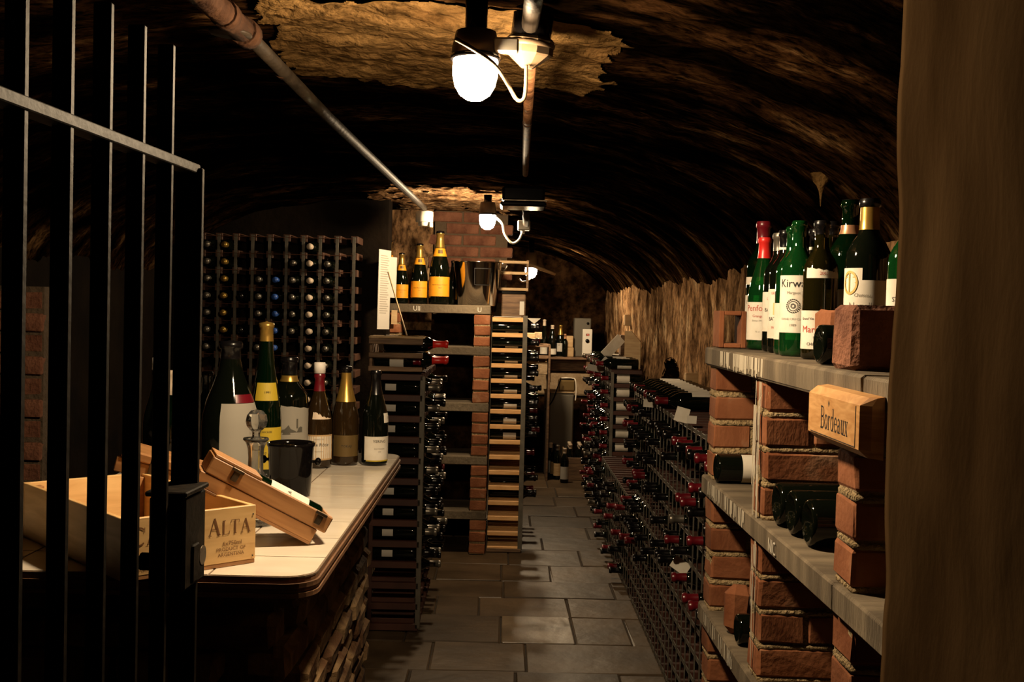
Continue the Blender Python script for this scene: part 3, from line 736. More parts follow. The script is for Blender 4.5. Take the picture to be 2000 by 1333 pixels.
for k in range(36):
    bw.matrix_world = Matrix.Translation(tb_m @ Vector((x1 - .018, .056, zt + .006))) @ (Vector((0, 0, 1)).rotation_difference(-u).to_matrix() @ Matrix.Rotation(k * PI / 18, 3, 'Z')).to_4x4()
    d = (bw.matrix_world.to_3x3() @ Vector((0, -1, 0))).dot((n_ - v * .8).normalized())
    if best is None or d > best[0]: best = (d, bw.matrix_world.copy())
bw.matrix_world = best[1]

# decanter, ice bucket
t = thing('decanter', 'clear cut-glass decanter with faceted ball stopper behind the tilted box', 'decanter', (-.557, 2.50, CZ), .2)
obj('body', MB().lathe([(0, .006), (.050, .004), (.058, .0), (.064, .012), (.066, .035), (.061, .060), (.045, .085), (.026, .104), (.0175, .118), (.0165, .150), (.0185, .170), (.0235, .184), (.029, .190), (.0285, .194), (.019, .188), (.0145, .172), (.0135, .120), (.022, .107), (.041, .087), (.057, .061), (.062, .035), (.058, .014), (0, .012)], 20), 'crystal', t)
st = obj('stopper', MB().lathe([(0, .165), (.012, .166), (.015, .190), (.009, .196), (.0085, .206), (.013, .214)], 12, smooth=False), 'crystal', t)
ico = []
obj('stopper_ball', MB().lathe([(.0, .208), (.014, .212), (.0225, .222), (.025, .233), (.0225, .246), (.014, .256), (0, .259)], 9, smooth=False), 'crystal', st)
pb_ = at_z(560, 974, CZ)
t = thing('ice_bucket', 'black ice bucket with small side knob on the counter', 'ice bucket', (pb_.x, pb_.y + .045, CZ))
obj('body', MB().lathe([(0, .002), (.049, .0), (.052, .003), (.0555, .06), (.0595, .128), (.0625, .133), (.0625, .139), (.0585, .140), (.0565, .130), (.052, .03), (0, .02)], 32), 'blackpl', t)
kn = Matrix.Translation((.057, -.012, .092)) @ Matrix.Rotation(PI / 2, 4, 'Y')
obj('knob', MB().lathe([(.004, 0), (.004, .008), (.010, .012), (.011, .018), (.007, .023), (0, .024)], 14, kn), 'blackpl', t)
obj('knob', MB().lathe([(.004, 0), (.004, .008), (.010, .012), (.011, .018), (.007, .023), (0, .024)], 14, Matrix.Translation((-.057, .012, .092)) @ Matrix.Rotation(-PI / 2, 4, 'Y')), 'blackpl', t)

# bottles along the back of the counter
def cb(px, Y): p = at(px, 900, Y); return (p.x, Y, CZ + .0005)
bottle('wine_bottle', 'dark bottle with white label at the far right end of the counter', kind='burgundy', p=cb(731, 3.47), spin=.35, cap=('black', .075),
       lab=[dict(z0=.018, z1=.092, arc=140, m='paper', mid=8, texts=[('YERING', .0125, .073, 'ink'), ('SAUVIGNON', .006, .052, 'greyink'), ('2008', .005, .043, 'greyink')]), dict(n='neck_label', z0=.135, z1=.165, arc=40, m='paper', mid=48, texts=[('1', .014, .145, 'ink')]), dict(n='label_stripe', z0=.014, z1=.018, arc=120, m='yellow', mid=8)])
bottle('champagne_bottle', 'dark champagne bottle with long gold neck foil and bronze label on the counter', kind='champagne', p=cb(673, 3.46), spin=.25, g='glassbrown', sx=.97,
       cap=('black', .022), band=('gold', .205, .298), lab=[dict(z0=.03, z1=.098, arc=120, m='goldlabel', texts=[('TOKAJI', .0105, .060, 'ink')])])
bottle('wine_bottle', 'brown bottle with white drip stopper and cream bordered label on the counter', kind='burgundy', p=cb(621, 3.39), spin=.2, g='glassbrown', cap=('red', .055), sx=1.0, sz=.97,
       lab=[dict(z0=.026, z1=.106, arc=150, m='woodtan'), dict(n='inner_label', z0=.031, z1=.101, arc=128, m='paper', texts=[('C\u00f4te R\u00f4tie', .0145, .070, 'ink'), ('GRAND VIN', .006, .090, 'greyink'), ('Appellation', .0055, .052, 'greyink')]),
            dict(n='torn_label', z0=.155, z1=.178, arc=90, m='cream', mid=15, cut=.014)])
o = bpy.data.objects['wine_bottle.002'] if 'wine_bottle.002' in bpy.data.objects else None
tag(obj('drip_stopper', MB().lathe([(0, 0), (.0185, 0), (.0180, .030), (.0165, .033), (0, .034)], 16), 'white', None, Vector(cb(621, 3.39)) + Vector((0, 0, .2895))), 'white drip stopper on the neck of the cream-labelled brown bottle', 'stopper')
bottle('magnum_bottle', 'large dark magnum with grey landscape label behind the ice bucket', kind='bordeaux', p=cb(562, 3.33), spin=.1, sx=1.55, sz=1.13, cap=('black', .045), band=('gold', .236, .252),
       lab=[dict(z0=.045, z1=.182, arc=190, m='paperdim', cut=.018)])
lm = [o for o in bpy.data.objects if o.name.startswith('label') and o.parent and o.parent.name == 'magnum_bottle'][0]
rr = .0375 * 1.55 + .0022
def onb(x, y): return (rr * math.sin(x / rr), -rr * math.cos(x / rr), y)
hill = [(-.050, .122)] + [(-.05 + .1 * i / 16, .128 + .008 * math.sin(i * .9) + .004 * math.sin(i * 2.3)) for i in range(17)] + [(.05, .118)]
mb = MB()
for (a, b), (c, d) in zip(hill, hill[1:]): mb.add([onb(a, .118), onb(c, .118), onb(c, d), onb(a, b)], [(0, 1, 2, 3)])
mb.add([onb(.030, .13), onb(.035, .13), onb(.035, .158), onb(.030, .158)], [(0, 1, 2, 3)])
for k in range(10): mb.add([onb(-.012 + .0024 * k, .112), onb(-.0096 + .0024 * k, .112), onb(-.0096 + .0024 * k, .112 + .011 * math.sin(PI * (k + 1) / 10.5)), onb(-.012 + .0024 * k, .112 + .011 * math.sin(PI * (k + .2) / 10.5))], [(0, 1, 2, 3)])
obj('landscape_print', mb, 'engraving', lm)
bottle('tall_bottle', 'tall green bottle with round yellow neck label beside the landscape magnum', kind='hock', p=cb(516, 3.20), spin=.1, sx=1.28, g='glassdeep', cap=('gold', .045), 
       lab=[dict(z0=.018, z1=.112, arc=160, m='yellow', texts=[('EDELZWICKER', .008, .100, 'ink'), ('2007', .012, .05, 'ink')]), dict(n='neck_label', z0=.172, z1=.212, arc=100, m='yellow', mid=14, texts=[('1991', .010, .188, 'ink')])])
bottle('large_bottle', 'biggest dark bottle with white red-cornered label left of the decanter', kind='champagne', p=cb(447, 3.0), spin=.95, sx=1.75, sz=1.24, cap=('black', .04),
       lab=[dict(z0=.02, z1=.185, arc=120, m='paperdim', mid=0, texts=[('CUV\u00c9E', .012, .12, 'greyink', .02), ('1990', .010, .10, 'greyink', .02)]), dict(n='red_corner', z0=.186, z1=.204, arc=70, m='red', mid=8)])
bottle('wine_bottle', 'slim dark green bottle just right of the gate edge', kind='bordeaux', p=cb(402, 3.15), spin=0, g='glassdeep', cap=('black', .05), lab=[dict(z0=.05, z1=.12, arc=120, m='goldlabel')])
bottle('wine_bottle', 'white-capped dark bottle seen between the gate bars', kind='burgundy', p=cb(305, 3.3), cap=('black', .05), sz=.98)
tag(obj('bottle_stopper', MB().lathe([(0, 0), (.0165, 0), (.0165, .036), (.014, .038), (0, .039)], 14), 'white', None, Vector(cb(305, 3.3)) + Vector((0, 0, .2925))), 'small white stopper topping the bottle between the gate bars', 'stopper')
bottle('wine_bottle', 'dark bottle with copper neck foil behind the last gate bar', kind='burgundy', p=cb(333, 3.22), g='glassdeep', cap=('cream', .07))
# brick pier at the far left, seen through the bars
pier = thing('brick_pier', 'red brick pier on the far left behind the gate', 'pier', (-1.80, 3.9, 0))
obj('mortar', MB().box((0, .11, .77), (.34, .19, 1.54)), 'mortardark', pier)
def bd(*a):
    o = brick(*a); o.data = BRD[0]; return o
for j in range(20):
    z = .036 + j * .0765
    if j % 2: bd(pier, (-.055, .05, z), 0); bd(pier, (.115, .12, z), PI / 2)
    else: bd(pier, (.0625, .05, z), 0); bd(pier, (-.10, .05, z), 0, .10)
# ================================================================== BRICK BAY SHELVES ON THE RIGHT
XF, XB = .574, .895
unit = thing('brick_shelving', 'red brick shelving with concrete slabs on the right, bottles in its bays', 'shelving', (XF, 2.3, 0))
uo = -Vector((XF, 2.3, 0))
ztop = 1.4105
PIT = .3573
pil = [(2.960, 3.055), (2.39, 2.493), (1.765, 1.87), (1.22, 1.32)]
slab_h = .050
levels = [ztop - k * PIT for k in range(4)]
for k, z in enumerate(levels):
    ys_ = [1.2, 1.72, 3.07] if k == 0 else [1.2, 1.84, 3.07]
    for y0, y1 in zip(ys_, ys_[1:]):
        s_ = obj('slab', MB().box((0, 0, 0), (XB - XF + .012, y1 - y0 - .003, slab_h), .004, jit=.0012), 'slab', unit, Vector(((XF + XB) / 2 - .004, (y0 + y1) / 2, z - slab_h / 2)) + uo)
        if y1 > 3: s_['label'] = 'long slab streaked with white lime runs'
        # lime runs and chalk marks on the slab's front edge
        if y1 > 3:
            mb = MB(); xx = -(XB - XF + .012) / 2 - .0018
            rng = [(2.38, 2.86), (2.52, 3.0), (2.60, 2.98), (2.6, 3.0)][k]
            for _ in range([70, 40, 24, 6][k]):
                yy = random.uniform(*rng) - (y0 + y1) / 2; wd = random.uniform(.0015, .006); h0 = random.uniform(.006, .024); 
                xo = xx + random.uniform(0, .0012)
                mb.add([(xo, yy - wd, -h0), (xo, yy + wd, -h0 * .9), (xo, yy + wd, slab_h / 2 - .004), (xo, yy - wd, slab_h / 2 - .004)], [(3, 2, 1, 0)])
            tag(obj('lime_runs', mb, 'slablime', s_), kind='stuff')
        if k in (1, 2) and y1 > 3:
            tx = glyph_mesh('NIC' if k == 1 else 'IIIIU', .040); yc = 2.25 if k == 1 else 2.62
            flat_text('chalk_mark', tx, 'chalk', s_, lambda x, y: (xx - .0006, yc - (y0 + y1) / 2 - x * .9 + .03, -.016 + y))
def pillar(y0, y1, ztopp, zbot, parity):
    h = (ztopp - zbot) / 4
    for c in range(4):
        z = zbot + h * c + h / 2 + .003
        ym = (y0 + y1) / 2
        sc = (1, (y1 - y0) / .1025, 1.0)
        jx = random.uniform(-.003, .002)
        if (c + parity) % 2 == 0:
            brick(unit, Vector((XF + .1085 + jx, ym, z)) + uo, 0, .213, False, sc)
            brick(unit, Vector((XF + .272 + jx, ym, z)) + uo, 0, .094, False, sc)
        else:
            brick(unit, Vector((XF + .050 + jx, ym, z)) + uo, 0, .097, False, sc)
            brick(unit, Vector((XF + .212 + jx, ym, z)) + uo, 0, .208, False, sc)
    mb = grid(16, 2, lambda u, v: Vector((0, 0, 0)))
    obj('mortar', MB().box(Vector(((XF + XB) / 2 - .004, (y0 + y1) / 2, (ztopp + zbot) / 2)) + uo, (XB - XF - .016, y1 - y0 - .010, ztopp - zbot - .002), .003), 'mortar', unit)
    # rough squeezed-out joint beads
    for c in range(5):
        z = zbot + h * c + (.004 if c == 0 else (-.002 if c == 4 else 0))
        mb = MB(); n = 26
        pts = []
        ring = [(XF + .004, y1 - .004), (XF + .002, y0 + .004)] + [(XF + .004 + i * (XB - XF - .02) / n, y0 + .001) for i in range(1, n + 1)]
        vs = []; fs = []
        for i, (x, y) in enumerate(ring):
            r = .0072 + .0014 * random.random()
            nrm = Vector((-1, -.2, 0)) if i < 2 else Vector((0, -1, 0))
            o_ = Vector((x, y, z)) + uo + nrm.normalized() * random.uniform(-.0012, .0012)
            vs += [o_ - nrm * .006 + Vector((0, 0, r)), o_ + nrm * .0008 + Vector((0, 0, r * .55)), o_ + nrm * .0008 - Vector((0, 0, r * .55)), o_ - nrm * .006 - Vector((0, 0, r))]
        for i in range(len(ring) - 1):
            for q in range(3): fs.append((i * 4 + q, i * 4 + q + 1, i * 4 + q + 5, i * 4 + q + 4))
        mb.add(vs, fs, True)
        obj('joint_bead', mb, 'mortar', unit)
for k in range(4):
    zt_ = levels[k] - slab_h; zb_ = levels[k + 1] if k < 3 else .0
    for i, (y0, y1) in enumerate(pil):
        pillar(y0, y1, zt_, zb_, i + k)

mb = MB()
for _ in range(26):
    yy = random.uniform(2.41, 2.475); zt_ = random.choice((1.355, 1.30, 1.22, 1.15, .99, .9)); hh = random.uniform(.05, .22); wd = random.uniform(.001, .0035); xx = -.0052 - random.uniform(0, .001)
    mb.add([Vector((XF + xx, yy - wd, zt_ - hh)) + uo, Vector((XF + xx, yy + wd, zt_ - hh * .95)) + uo, Vector((XF + xx, yy + wd, zt_)) + uo, Vector((XF + xx, yy - wd, zt_)) + uo], [(3, 2, 1, 0)])
tag(obj('lime_runs', mb, 'slablime', unit), kind='stuff')
# oak sign
sg = thing('wooden_sign', 'carved oak block sign lettered Bordeaux fixed to the top concrete slab', 'sign', (XF - .0105, 1.757, 1.338))
sy, sz_ = .290, .094
def sgp(): 
    P = [(-.0, -sz_ / 2), (-.020, -sz_ / 2 + .002), (-.034, -sz_ / 2 + .014), (-.034, sz_ / 2 - .014), (-.020, sz_ / 2 - .002), (-.0, sz_ / 2)]
    mb = MB(); n = len(P); yy = [-sy / 2, -sy / 2 + .010, sy / 2 - .010, sy / 2]; k_ = [.55, 1, 1, .55]
    vs = [(x * kk, y, z) for y, kk in zip(yy, k_) for x, z in P]
    fs = [tuple(range(n)), tuple(range(3 * n, 4 * n))[::-1]]
    for j in range(3):
        for i in range(n): fs.append((j * n + i, j * n + (i + 1) % n, (j + 1) * n + (i + 1) % n, (j + 1) * n + i)[::-1])
    return mb.add(vs, fs)
sb = obj('sign_board', sgp(), 'oak', sg)
xs_ = -.0344
vs, fs, wd = serif_mesh('Bordeaux', .036, .62)
flat_text('lettering', (vs, fs), 'ink', sb, lambda x, y: (xs_, .062 - x * (.145 / wd), -.020 + y))
obj('inlay_line', MB().box((xs_, -.118, -.0), (.0008, .0014, .062)).box((xs_, .0, -.031), (.0008, .236, .0012)), 'ink', sb)
obj('emblem', MB().add([(xs_, .022, .023), (xs_, .019, .028), (xs_, .016, .023), (xs_, .019, .017)], [(0, 1, 2, 3)]), 'ink', sb)

# bottles on top (X from the pixel column at a chosen depth)
def tp(px, Y): q = at(px, 600, Y); return (q.x, Y, ztop + .0006)
LW = lambda z0, z1, arc=150, mid=0, texts=(), m='paper', cut=0: dict(z0=z0, z1=z1, arc=arc, mid=mid, texts=list(texts), m=m, cut=cut)
bottle('magnum_bottle', 'dark magnum with deep red foil at the far end of the brick shelf top', p=tp(1487, 3.03), spin=-.5, g='glassdeep', sx=1.16, cap=('red', .052), lab=[LW(.03, .125, 160, 0, [('LEHNINGER', .014, .105, 'ink')]), LW(.150, .168, 120, 0, [], 'paper')])
bottle('wine_bottle', 'bright green bottle with vivid red capsule on the brick shelf top', p=tp(1490, 2.93), spin=-.55, g='glassgreen', kind='burgundy', sx=.98, sz=1.0, cap=('redbright', .055), lab=[LW(.025, .125, 150, 0, [('Penfolds', .022, .102, 'redink'), ('Grange', .010, .085, 'redink'), ('Shiraz 1994', .007, .074, 'greyink'), ('75 cl', .006, .045, 'greyink')])])
bottle('wine_bottle', 'dark bottle with shabby grey foil behind the label reading Barton', p=tp(1519, 2.80), spin=-.5, g='glass', cap=('silver', .045), lab=[LW(.05, .15, 150, 0, [('LEOVILLE', .010, .13, 'redink'), ('BARTON', .014, .10, 'ink'), ('1996', .009, .075, 'redink')], 'paper')])
bottle('wine_bottle', 'dark bottle with gold crest label and torn black foil on the shelf top', p=tp(1531, 2.70), spin=-.55, g='glass', cap=('black', .040), band=('white', .252, .258), lab=[LW(.035, .155, 150, 0, [('GRAND VIN', .009, .142, 'redink'), ('DE', .008, .128, 'redink'), ('BATAILLEY', .013, .078, 'ink'), ('PAUILLAC', .009, .058, 'redink')]), dict(n='crest', z0=.092, z1=.122, arc=50, mid=0, m='goldlabelp', texts=[])])
bottle('wine_bottle', 'green bottle half hidden behind the Kirwan bottle', p=tp(1545, 2.585), spin=-.5, g='glassgreen', lab=[LW(.035, .12, 140, 0, [('olds', .020, .10, 'redink')])])
bottle('wine_bottle', 'emerald bottle with tall white Kirwan label on the brick shelf top', p=tp(1557, 2.49), spin=-.5, g='glassgreen', sx=1.02, lab=[LW(.052, .178, 150, 0, [('Kirwan', .026, .152, 'ink', .002), ('Margaux', .009, .137, 'greyink'), ('GRAND CRU CLASSE', .0065, .080, 'greyink'), ('1989', .008, .066, 'greyink')])])
ku = [o for o in bpy.data.objects if o.parent and o.parent.get('label', '').startswith('emerald') and o.name.startswith('label')][0]
mb = MB(); r_ = .0375 * 1.02 + .0018
for ring, wd in ((.016, .0022), (.0115, .0018), (.006, .003)):
    for k in range(20):
        a0, a1 = 2 * PI * k / 20, 2 * PI * (k + .72) / 20
        q = [(math.cos(a0) * (ring - wd), math.sin(a0) * (ring - wd)), (math.cos(a0) * ring, math.sin(a0) * ring), (math.cos(a1) * ring, math.sin(a1) * ring), (math.cos(a1) * (ring - wd), math.sin(a1) * (ring - wd))]
        mb.add([(r_ * math.sin(x / r_), -r_ * math.cos(x / r_), .113 + y) for x, y in q], [(0, 1, 2, 3)])
tag(obj('crest_print', mb, 'ink', ku), kind='stuff')
bottle('wine_bottle', 'clear olive bottle with dark foil and torn neck label behind the Margaux label', p=tp(1590, 2.64), spin=-.4, g='glassolive', cap=('black', .035), band=('white', .25, .257), lab=[LW(.05, .10, 120, 0, [], 'goldlabel')])
bottle('wine_bottle', 'olive glass bottle with white label lettered in red, before the bay brick', p=tp(1601, 2.34), spin=-.45, g='glassolive', sx=.98, cap=('black', .03), lab=[LW(.022, .105, 165, 0, [('Grand Vin de Bordeaux', .0075, .085, 'ink'), ('Margaux', .020, .058, 'redink'), ('1983', .007, .045, 'ink'), ('CHATEAU', .009, .030, 'ink')]), dict(n='neck_label', z0=.175, z1=.198, arc=120, mid=20, m='paper', texts=[('2002', .009, .182, 'redink')], cut=.01)])
bottle('wine_bottle', 'tall-necked olive bottle standing at the back of the brick shelf top', p=tp(1620, 2.56), spin=-.4, g='glassolive', sx=1.0, sz=1.04, cap=('black', .03))
bottle('magnum_bottle', 'dark green magnum with copper neck band and grey landscape label', p=tp(1655, 2.42), spin=-.7, g='glassdeep', sx=1.20, sz=1.16, cap=('black', .0), band=('cupper', .235, .252), lab=[LW(.075, .130, 170, 0, [], 'papergrey'), dict(n='label_foot', z0=.045, z1=.072, arc=170, mid=0, m='paper', texts=[])])
bottle('magnum_bottle', 'near black magnum with gold foil collar and white emblem label', p=tp(1693, 2.22), spin=-.55, g='glass', sx=1.20, sz=1.10, cap=('black', .016), band=('gold', .243, .284), lab=[LW(.05, .150, 160, 0, [('Chateau', .010, .120, 'greyink'), ('Nozelles', .019, .098, 'greyink', .004), ('POMEROL', .011, .078, 'greyink')], 'paper'), dict(n='label_crown', z0=.150, z1=.172, arc=70, mid=-35, m='paper', texts=[])])
em = [o for o in bpy.data.objects if o.parent and o.parent.get('label', '').startswith('near black magnum') and o.name.startswith('label_crown')][0]
mb = MB(); r_ = .0375 * 1.20 + .002; a_m = math.radians(-34)
for k in range(28):
    a0, a1 = 2 * PI * k / 28, 2 * PI * (k + 1) / 28
    q = [(math.cos(a) * rr_ * .8, math.sin(a) * rr_) for a, rr_ in ((a0, .019), (a0, .024), (a1, .024), (a1, .019))]
    mb.add([(r_ * math.sin(a_m + x / r_), -r_ * math.cos(a_m + x / r_), .160 + y) for x, y in q], [(0, 1, 2, 3)])
for (xx0, xx1, z0_, z1_) in ((-.003, 0, -.022, .022), (-.017, .017, -.0015, .0015), (-.013, .013, .010, .012)):
    mb.add([(r_ * math.sin(a_m + x / r_), -r_ * math.cos(a_m + x / r_), .160 + y) for x, y in ((xx0, z0_), (xx1, z0_), (xx1, z1_), (xx0, z1_))], [(0, 1, 2, 3)])
tag(obj('ring_emblem', mb, 'goldink', em), kind='stuff')
bottle('wine_bottle', 'green bottle with white label half hidden behind the doorway edge', p=tp(1774, 1.955), spin=-.5, g='glassgreen', lab=[LW(.03, .16, 170, 0, [('BORDEAUX', .012, .07, 'redink'), ('ST JULIEN', .012, .12, 'ink')])])

def loose_brick(label, p, dims, rot, m='brick', ch=.010, jit=.004):
    return tag(obj('loose_brick', MB().box((0, 0, 0), dims, ch, jit=jit), m, None, p, rot), label, 'brick')
def fz(px, Y, zc, X=None): q = at(px, 600, Y); return (q.x if X is None else X, Y, zc)
loose_brick('large dark loose brick on its side at the near end of the shelf top', fz(1694, 1.90, ztop + .0565), (.085, .10, .112), (0, 0, .08), 'brickdark', .009, .002)
loose_brick('rough orange brick standing on end beside the bottle butt', fz(1622, 2.14, ztop + .0525), (.030, .10, .104), (0, .03, .05), 'brick', .008, .003)
bottle('wine_bottle', 'dark bottle lying butt-outwards between two loose bricks on the shelf top', p=(.588, 2.055, ztop + .0390), axis=(1, .0, 0), g='glass', sx=1.0)
# hollow end block
hb = thing('hollow_block', 'hollow red clay block at the far end of the brick shelf top', 'block', (.620, 3.02, ztop + .001))
for nm, c_, d_ in (('wall_piece', (-.030, 0, .05), (.014, .09, .10)), ('wall_piece', (.030, 0, .05), (.014, .09, .10)), ('wall_piece', (0, 0, .094), (.046, .09, .012)), ('wall_piece', (0, 0, .006), (.046, .09, .012))):
    obj(nm, MB().box(c_, d_, .002), 'brick', hb)
# bottles lying in the bays
def bay(label, Y, k, x, sx=1.0, kind='bordeaux', lab=(), cap=('black', .05), spin=PI / 2):
    return bottle('wine_bottle', label, p=(x, Y, levels[k] + .0015 + .0377 * sx * (1.11 if kind == 'burgundy' else 1)), axis=(1, 0, 0), spin=spin, kind=kind, sx=sx, lab=lab, cap=cap, sz=1.0)
bo1 = bay('dark bottle with white label lying alone in the far upper brick bay', 2.915, 1, .572, spin=0, lab=[LW(.066, .16, 200, 20, [('Bourgogne', .012, .12, 'greyink')])])
G3 = 'three bottle butts in the upper near bay'
bay('black bottle butt, farthest of three in the upper near brick bay', 2.335, 1, .592, 1.08, 'burgundy', group=None) if False else None
for i_, (yy, wd_) in enumerate(((2.335, 'farthest'), (2.235, 'middle'), (2.125, 'nearest'))):
    tag(bay('black bottle butt, %s of three in the upper near brick bay' % wd_, yy, 1, .590 + .004 * i_, 1.10, 'burgundy'), group=G3)
bay('dark bottle lying beside the broken brick in the far lower bay', 2.66, 2, .585)
loose_brick('broken arched brick propped in the far lower bay', (.610, 2.755, levels[2] + .062), (.07, .055, .122), (0, .06, 0), 'brick', .020, .003)
bay('black bottle lying in the near lower brick bay', 2.13, 2, .582, 1.05, 'burgundy')
# ================================================================== WINE RACKS
CELL = .0965
_bar = {}
def bar_me(m, L, w, h):
    k = (m, L, w, h)
    if k not in _bar:
        _bar[k] = MB().box((0, 0, 0), (L, w, h), .002).mesh('bar'); _bar[k].materials.append(M[m])
    return _bar[k]
def rack(label, x0, y0, ncol, nrow, depth, along, barm, order, bw=.024, bh=.026, name='wine_rack', strips=True, zbase=.0, cell=CELL, stripm='galv', wires=False, back=False):
    """bars run through the rack at every lattice node; steel strips tie them at the front (and rear)"""
    r = thing(name, label, 'wine rack', (x0, y0, 0))
    L = ncol * cell; H = nrow * cell
    nodes = [(i, j) for i in range(ncol + 1) for j in range(nrow + 1)]
    nodes.sort(key=order)
    rest = MB()
    for n, (i, j) in enumerate(nodes):
        z = zbase + .02 + j * cell
        c = (depth / 2, i * cell, z) if along == 'Y' else (i * cell, depth / 2, z)
        d = (depth - .006, bw, bh) if along == 'Y' else (bw, depth - .006, bh)
        if n < 290: obj('bar', None, None, r, c, me=bar_me(barm, *d))
        else: rest.box(c, d, .002)
    if rest.v: tag(obj('far_bars', rest, barm, r), kind='stuff')
    if strips:
        for s in ((0, 1) if back else (0,)):
            q = (0.0015 if s == 0 else depth - .0015)
            for i in range(ncol + 1):
                dd = (.002, .018, H + .03) if along == 'Y' else (.018, .002, H + .03)
                cc = (q, i * cell, zbase + .02 + H / 2) if along == 'Y' else (i * cell, q, zbase + .02 + H / 2)
                obj('upright_strip', None, None, r, cc, me=bar_me(stripm, *dd))
            if wires:
                for j in range(nrow + 1):
                    dd = (.0025, L, .003) if along == 'Y' else (L, .0025, .003)
                    cc = (q, L / 2, zbase + .02 + j * cell + .004) if along == 'Y' else (L / 2, q - .003, zbase + .02 + j * cell + .004)
                    obj('cross_wire', None, None, r, cc, me=bar_me('wire', *dd))
            else:
                for j in range(nrow + 1):
                    dd = (.002, L, .016) if along == 'Y' else (L, .002, .016)
                    cc = (q + .002, L / 2, zbase + .02 + j * cell + .002) if along == 'Y' else (L / 2, q + .002, zbase + .02 + j * cell + .002)
                    obj('cross_strip', None, None, r, cc, me=bar_me(stripm, *dd))
    return r
def lie(p_base, axis, spin, cap, label, group, lab=None, kind='bordeaux', g='glass', seg=14, caplen=.052):
    return bottle('wine_bottle', label, kind=kind, p=p_base, axis=axis, spin=spin, g=g, cap=(cap, caplen) if cap else None, lab=[lab] if lab else [], group=group, seg=seg)
rng = random.Random(11)
def ORD(n): return '%d%s' % (n, 'th' if 10 < n % 100 < 14 else {1: 'st', 2: 'nd', 3: 'rd'}.get(n % 10, 'th'))
CN = dict(red='red', black='black', gold='gold', silver='silver', cream='cream', blue='blue', white='white')
def fill(x0, y0, ncol, nrow, depth, along, sgn, where, pick, zbase=.0, cell=CELL, labelled=False, ins=.0):
    """sgn: direction the necks point"""
    for i in range(ncol):
        for j in range(nrow):
            if not pick(i, j): continue
            cap = pick(i, j)
            z = zbase + .02 + (j + .5) * cell - .0005
            push = rng.uniform(-.018, .022)
            if along == 'Y':
                y = y0 + (i + .5) * cell
                p = (x0 + depth - .012 + push * .6, y, z) if sgn < 0 else (x0 + .012 - push * .6, y, z)
                ax = (sgn, 0, 0)
            else:
                x = x0 + (i + .5) * cell
                p = (x, y0 + depth - .012 + push * .6, z); ax = (0, -1, 0)
            lie(p, ax, rng.uniform(0, 6.28), cap, '%s-capped bottle in the %s, %s row up, %s from its %s end' % (CN[cap], where, ORD(j + 1), ORD(i + 1), 'near' if along == 'Y' else 'left'), '%s-capped bottles in the %s' % (cap, where), lab=dict(z0=.06, z1=.15, arc=150, m='paper') if labelled else None)

# ---- the dark rack on the rear wall at the left, bottle ends facing the room
BX, BY, BD = -1.735, 6.31, .235
rack('tall dark rack of square cells against the unlit rear wall, left of the champagne shelf', BX, BY, 9, 15, BD, 'X', 'midbar', lambda n: -n[1], bw=.040, bh=.040, wires=True, zbase=.41)
colcap = {8: None, 7: 'silver', 6: 'cream', 5: 'silver', 4: 'blue', 3: 'silver', 2: 'black', 1: 'gold', 0: 'silver'}
def back_pick(i, j):
    c = colcap[i]
    if c is None or j < 4: return None
    lim = {7: (5, 14), 6: (4, 15), 5: (9, 14), 4: (8, 13), 3: (8, 14), 2: (7, 12), 1: (5, 15), 0: (8, 15)}[i]
    return c if lim[0] <= j < lim[1] and not (i in (2, 3) and (i * 7 + j * 3) % 4 == 0) else None
fill(BX, BY, 9, 15, BD, 'X', -1, 'dark rear rack', back_pick, zbase=.41)
# ---- tall end-on rack left of the champagne shelf
MX, MY, MD = -.600, 5.06, .238
r_mid = rack('dark end-on rack between the counter and the champagne shelf', MX, MY, 9, 12, MD, 'Y', 'darkbar', lambda n: n[0], bw=.030, bh=.030)
obj('front_post', MB().box((MD - .004, -.010, .60), (.024, .010, 1.17), .002), 'galv', r_mid); obj('front_post', MB().box((.010, -.010, .60), (.020, .008, 1.17), .002), 'darkbar', r_mid)
rp = random.Random(5)
midc = {(i, j): rp.choices(['silver', 'black', 'red', None], [1, 3, .3, 6])[0] for i in range(9) for j in range(12)}
for j in range(12): midc[0, j] = 'silver' if 3 <= j < 12 else None
for (i, j) in midc:
    if j < 2: midc[i, j] = None
for j in range(12):
    if not midc[0, j]: continue
    p = (MX + .010, MY + .5 * CELL, .02 + (j + .5) * CELL - .0005)
    lie(p, (1, 0, 0), -PI / 2 + .1 if False else 0, 'silver' if j % 3 else 'black', 'white-labelled bottle at the near end of the end-on rack, %s row up' % ORD(j + 1), 'labelled bottles at the near end of the end-on rack', lab=dict(z0=.05, z1=.10, arc=48, m='papergrey', mid=0) if j != 8 else None)
    midc[0, j] = None
fill(MX, MY, 9, 12, MD, 'Y', 1, 'end-on dark rack', lambda i, j: midc[i, j])
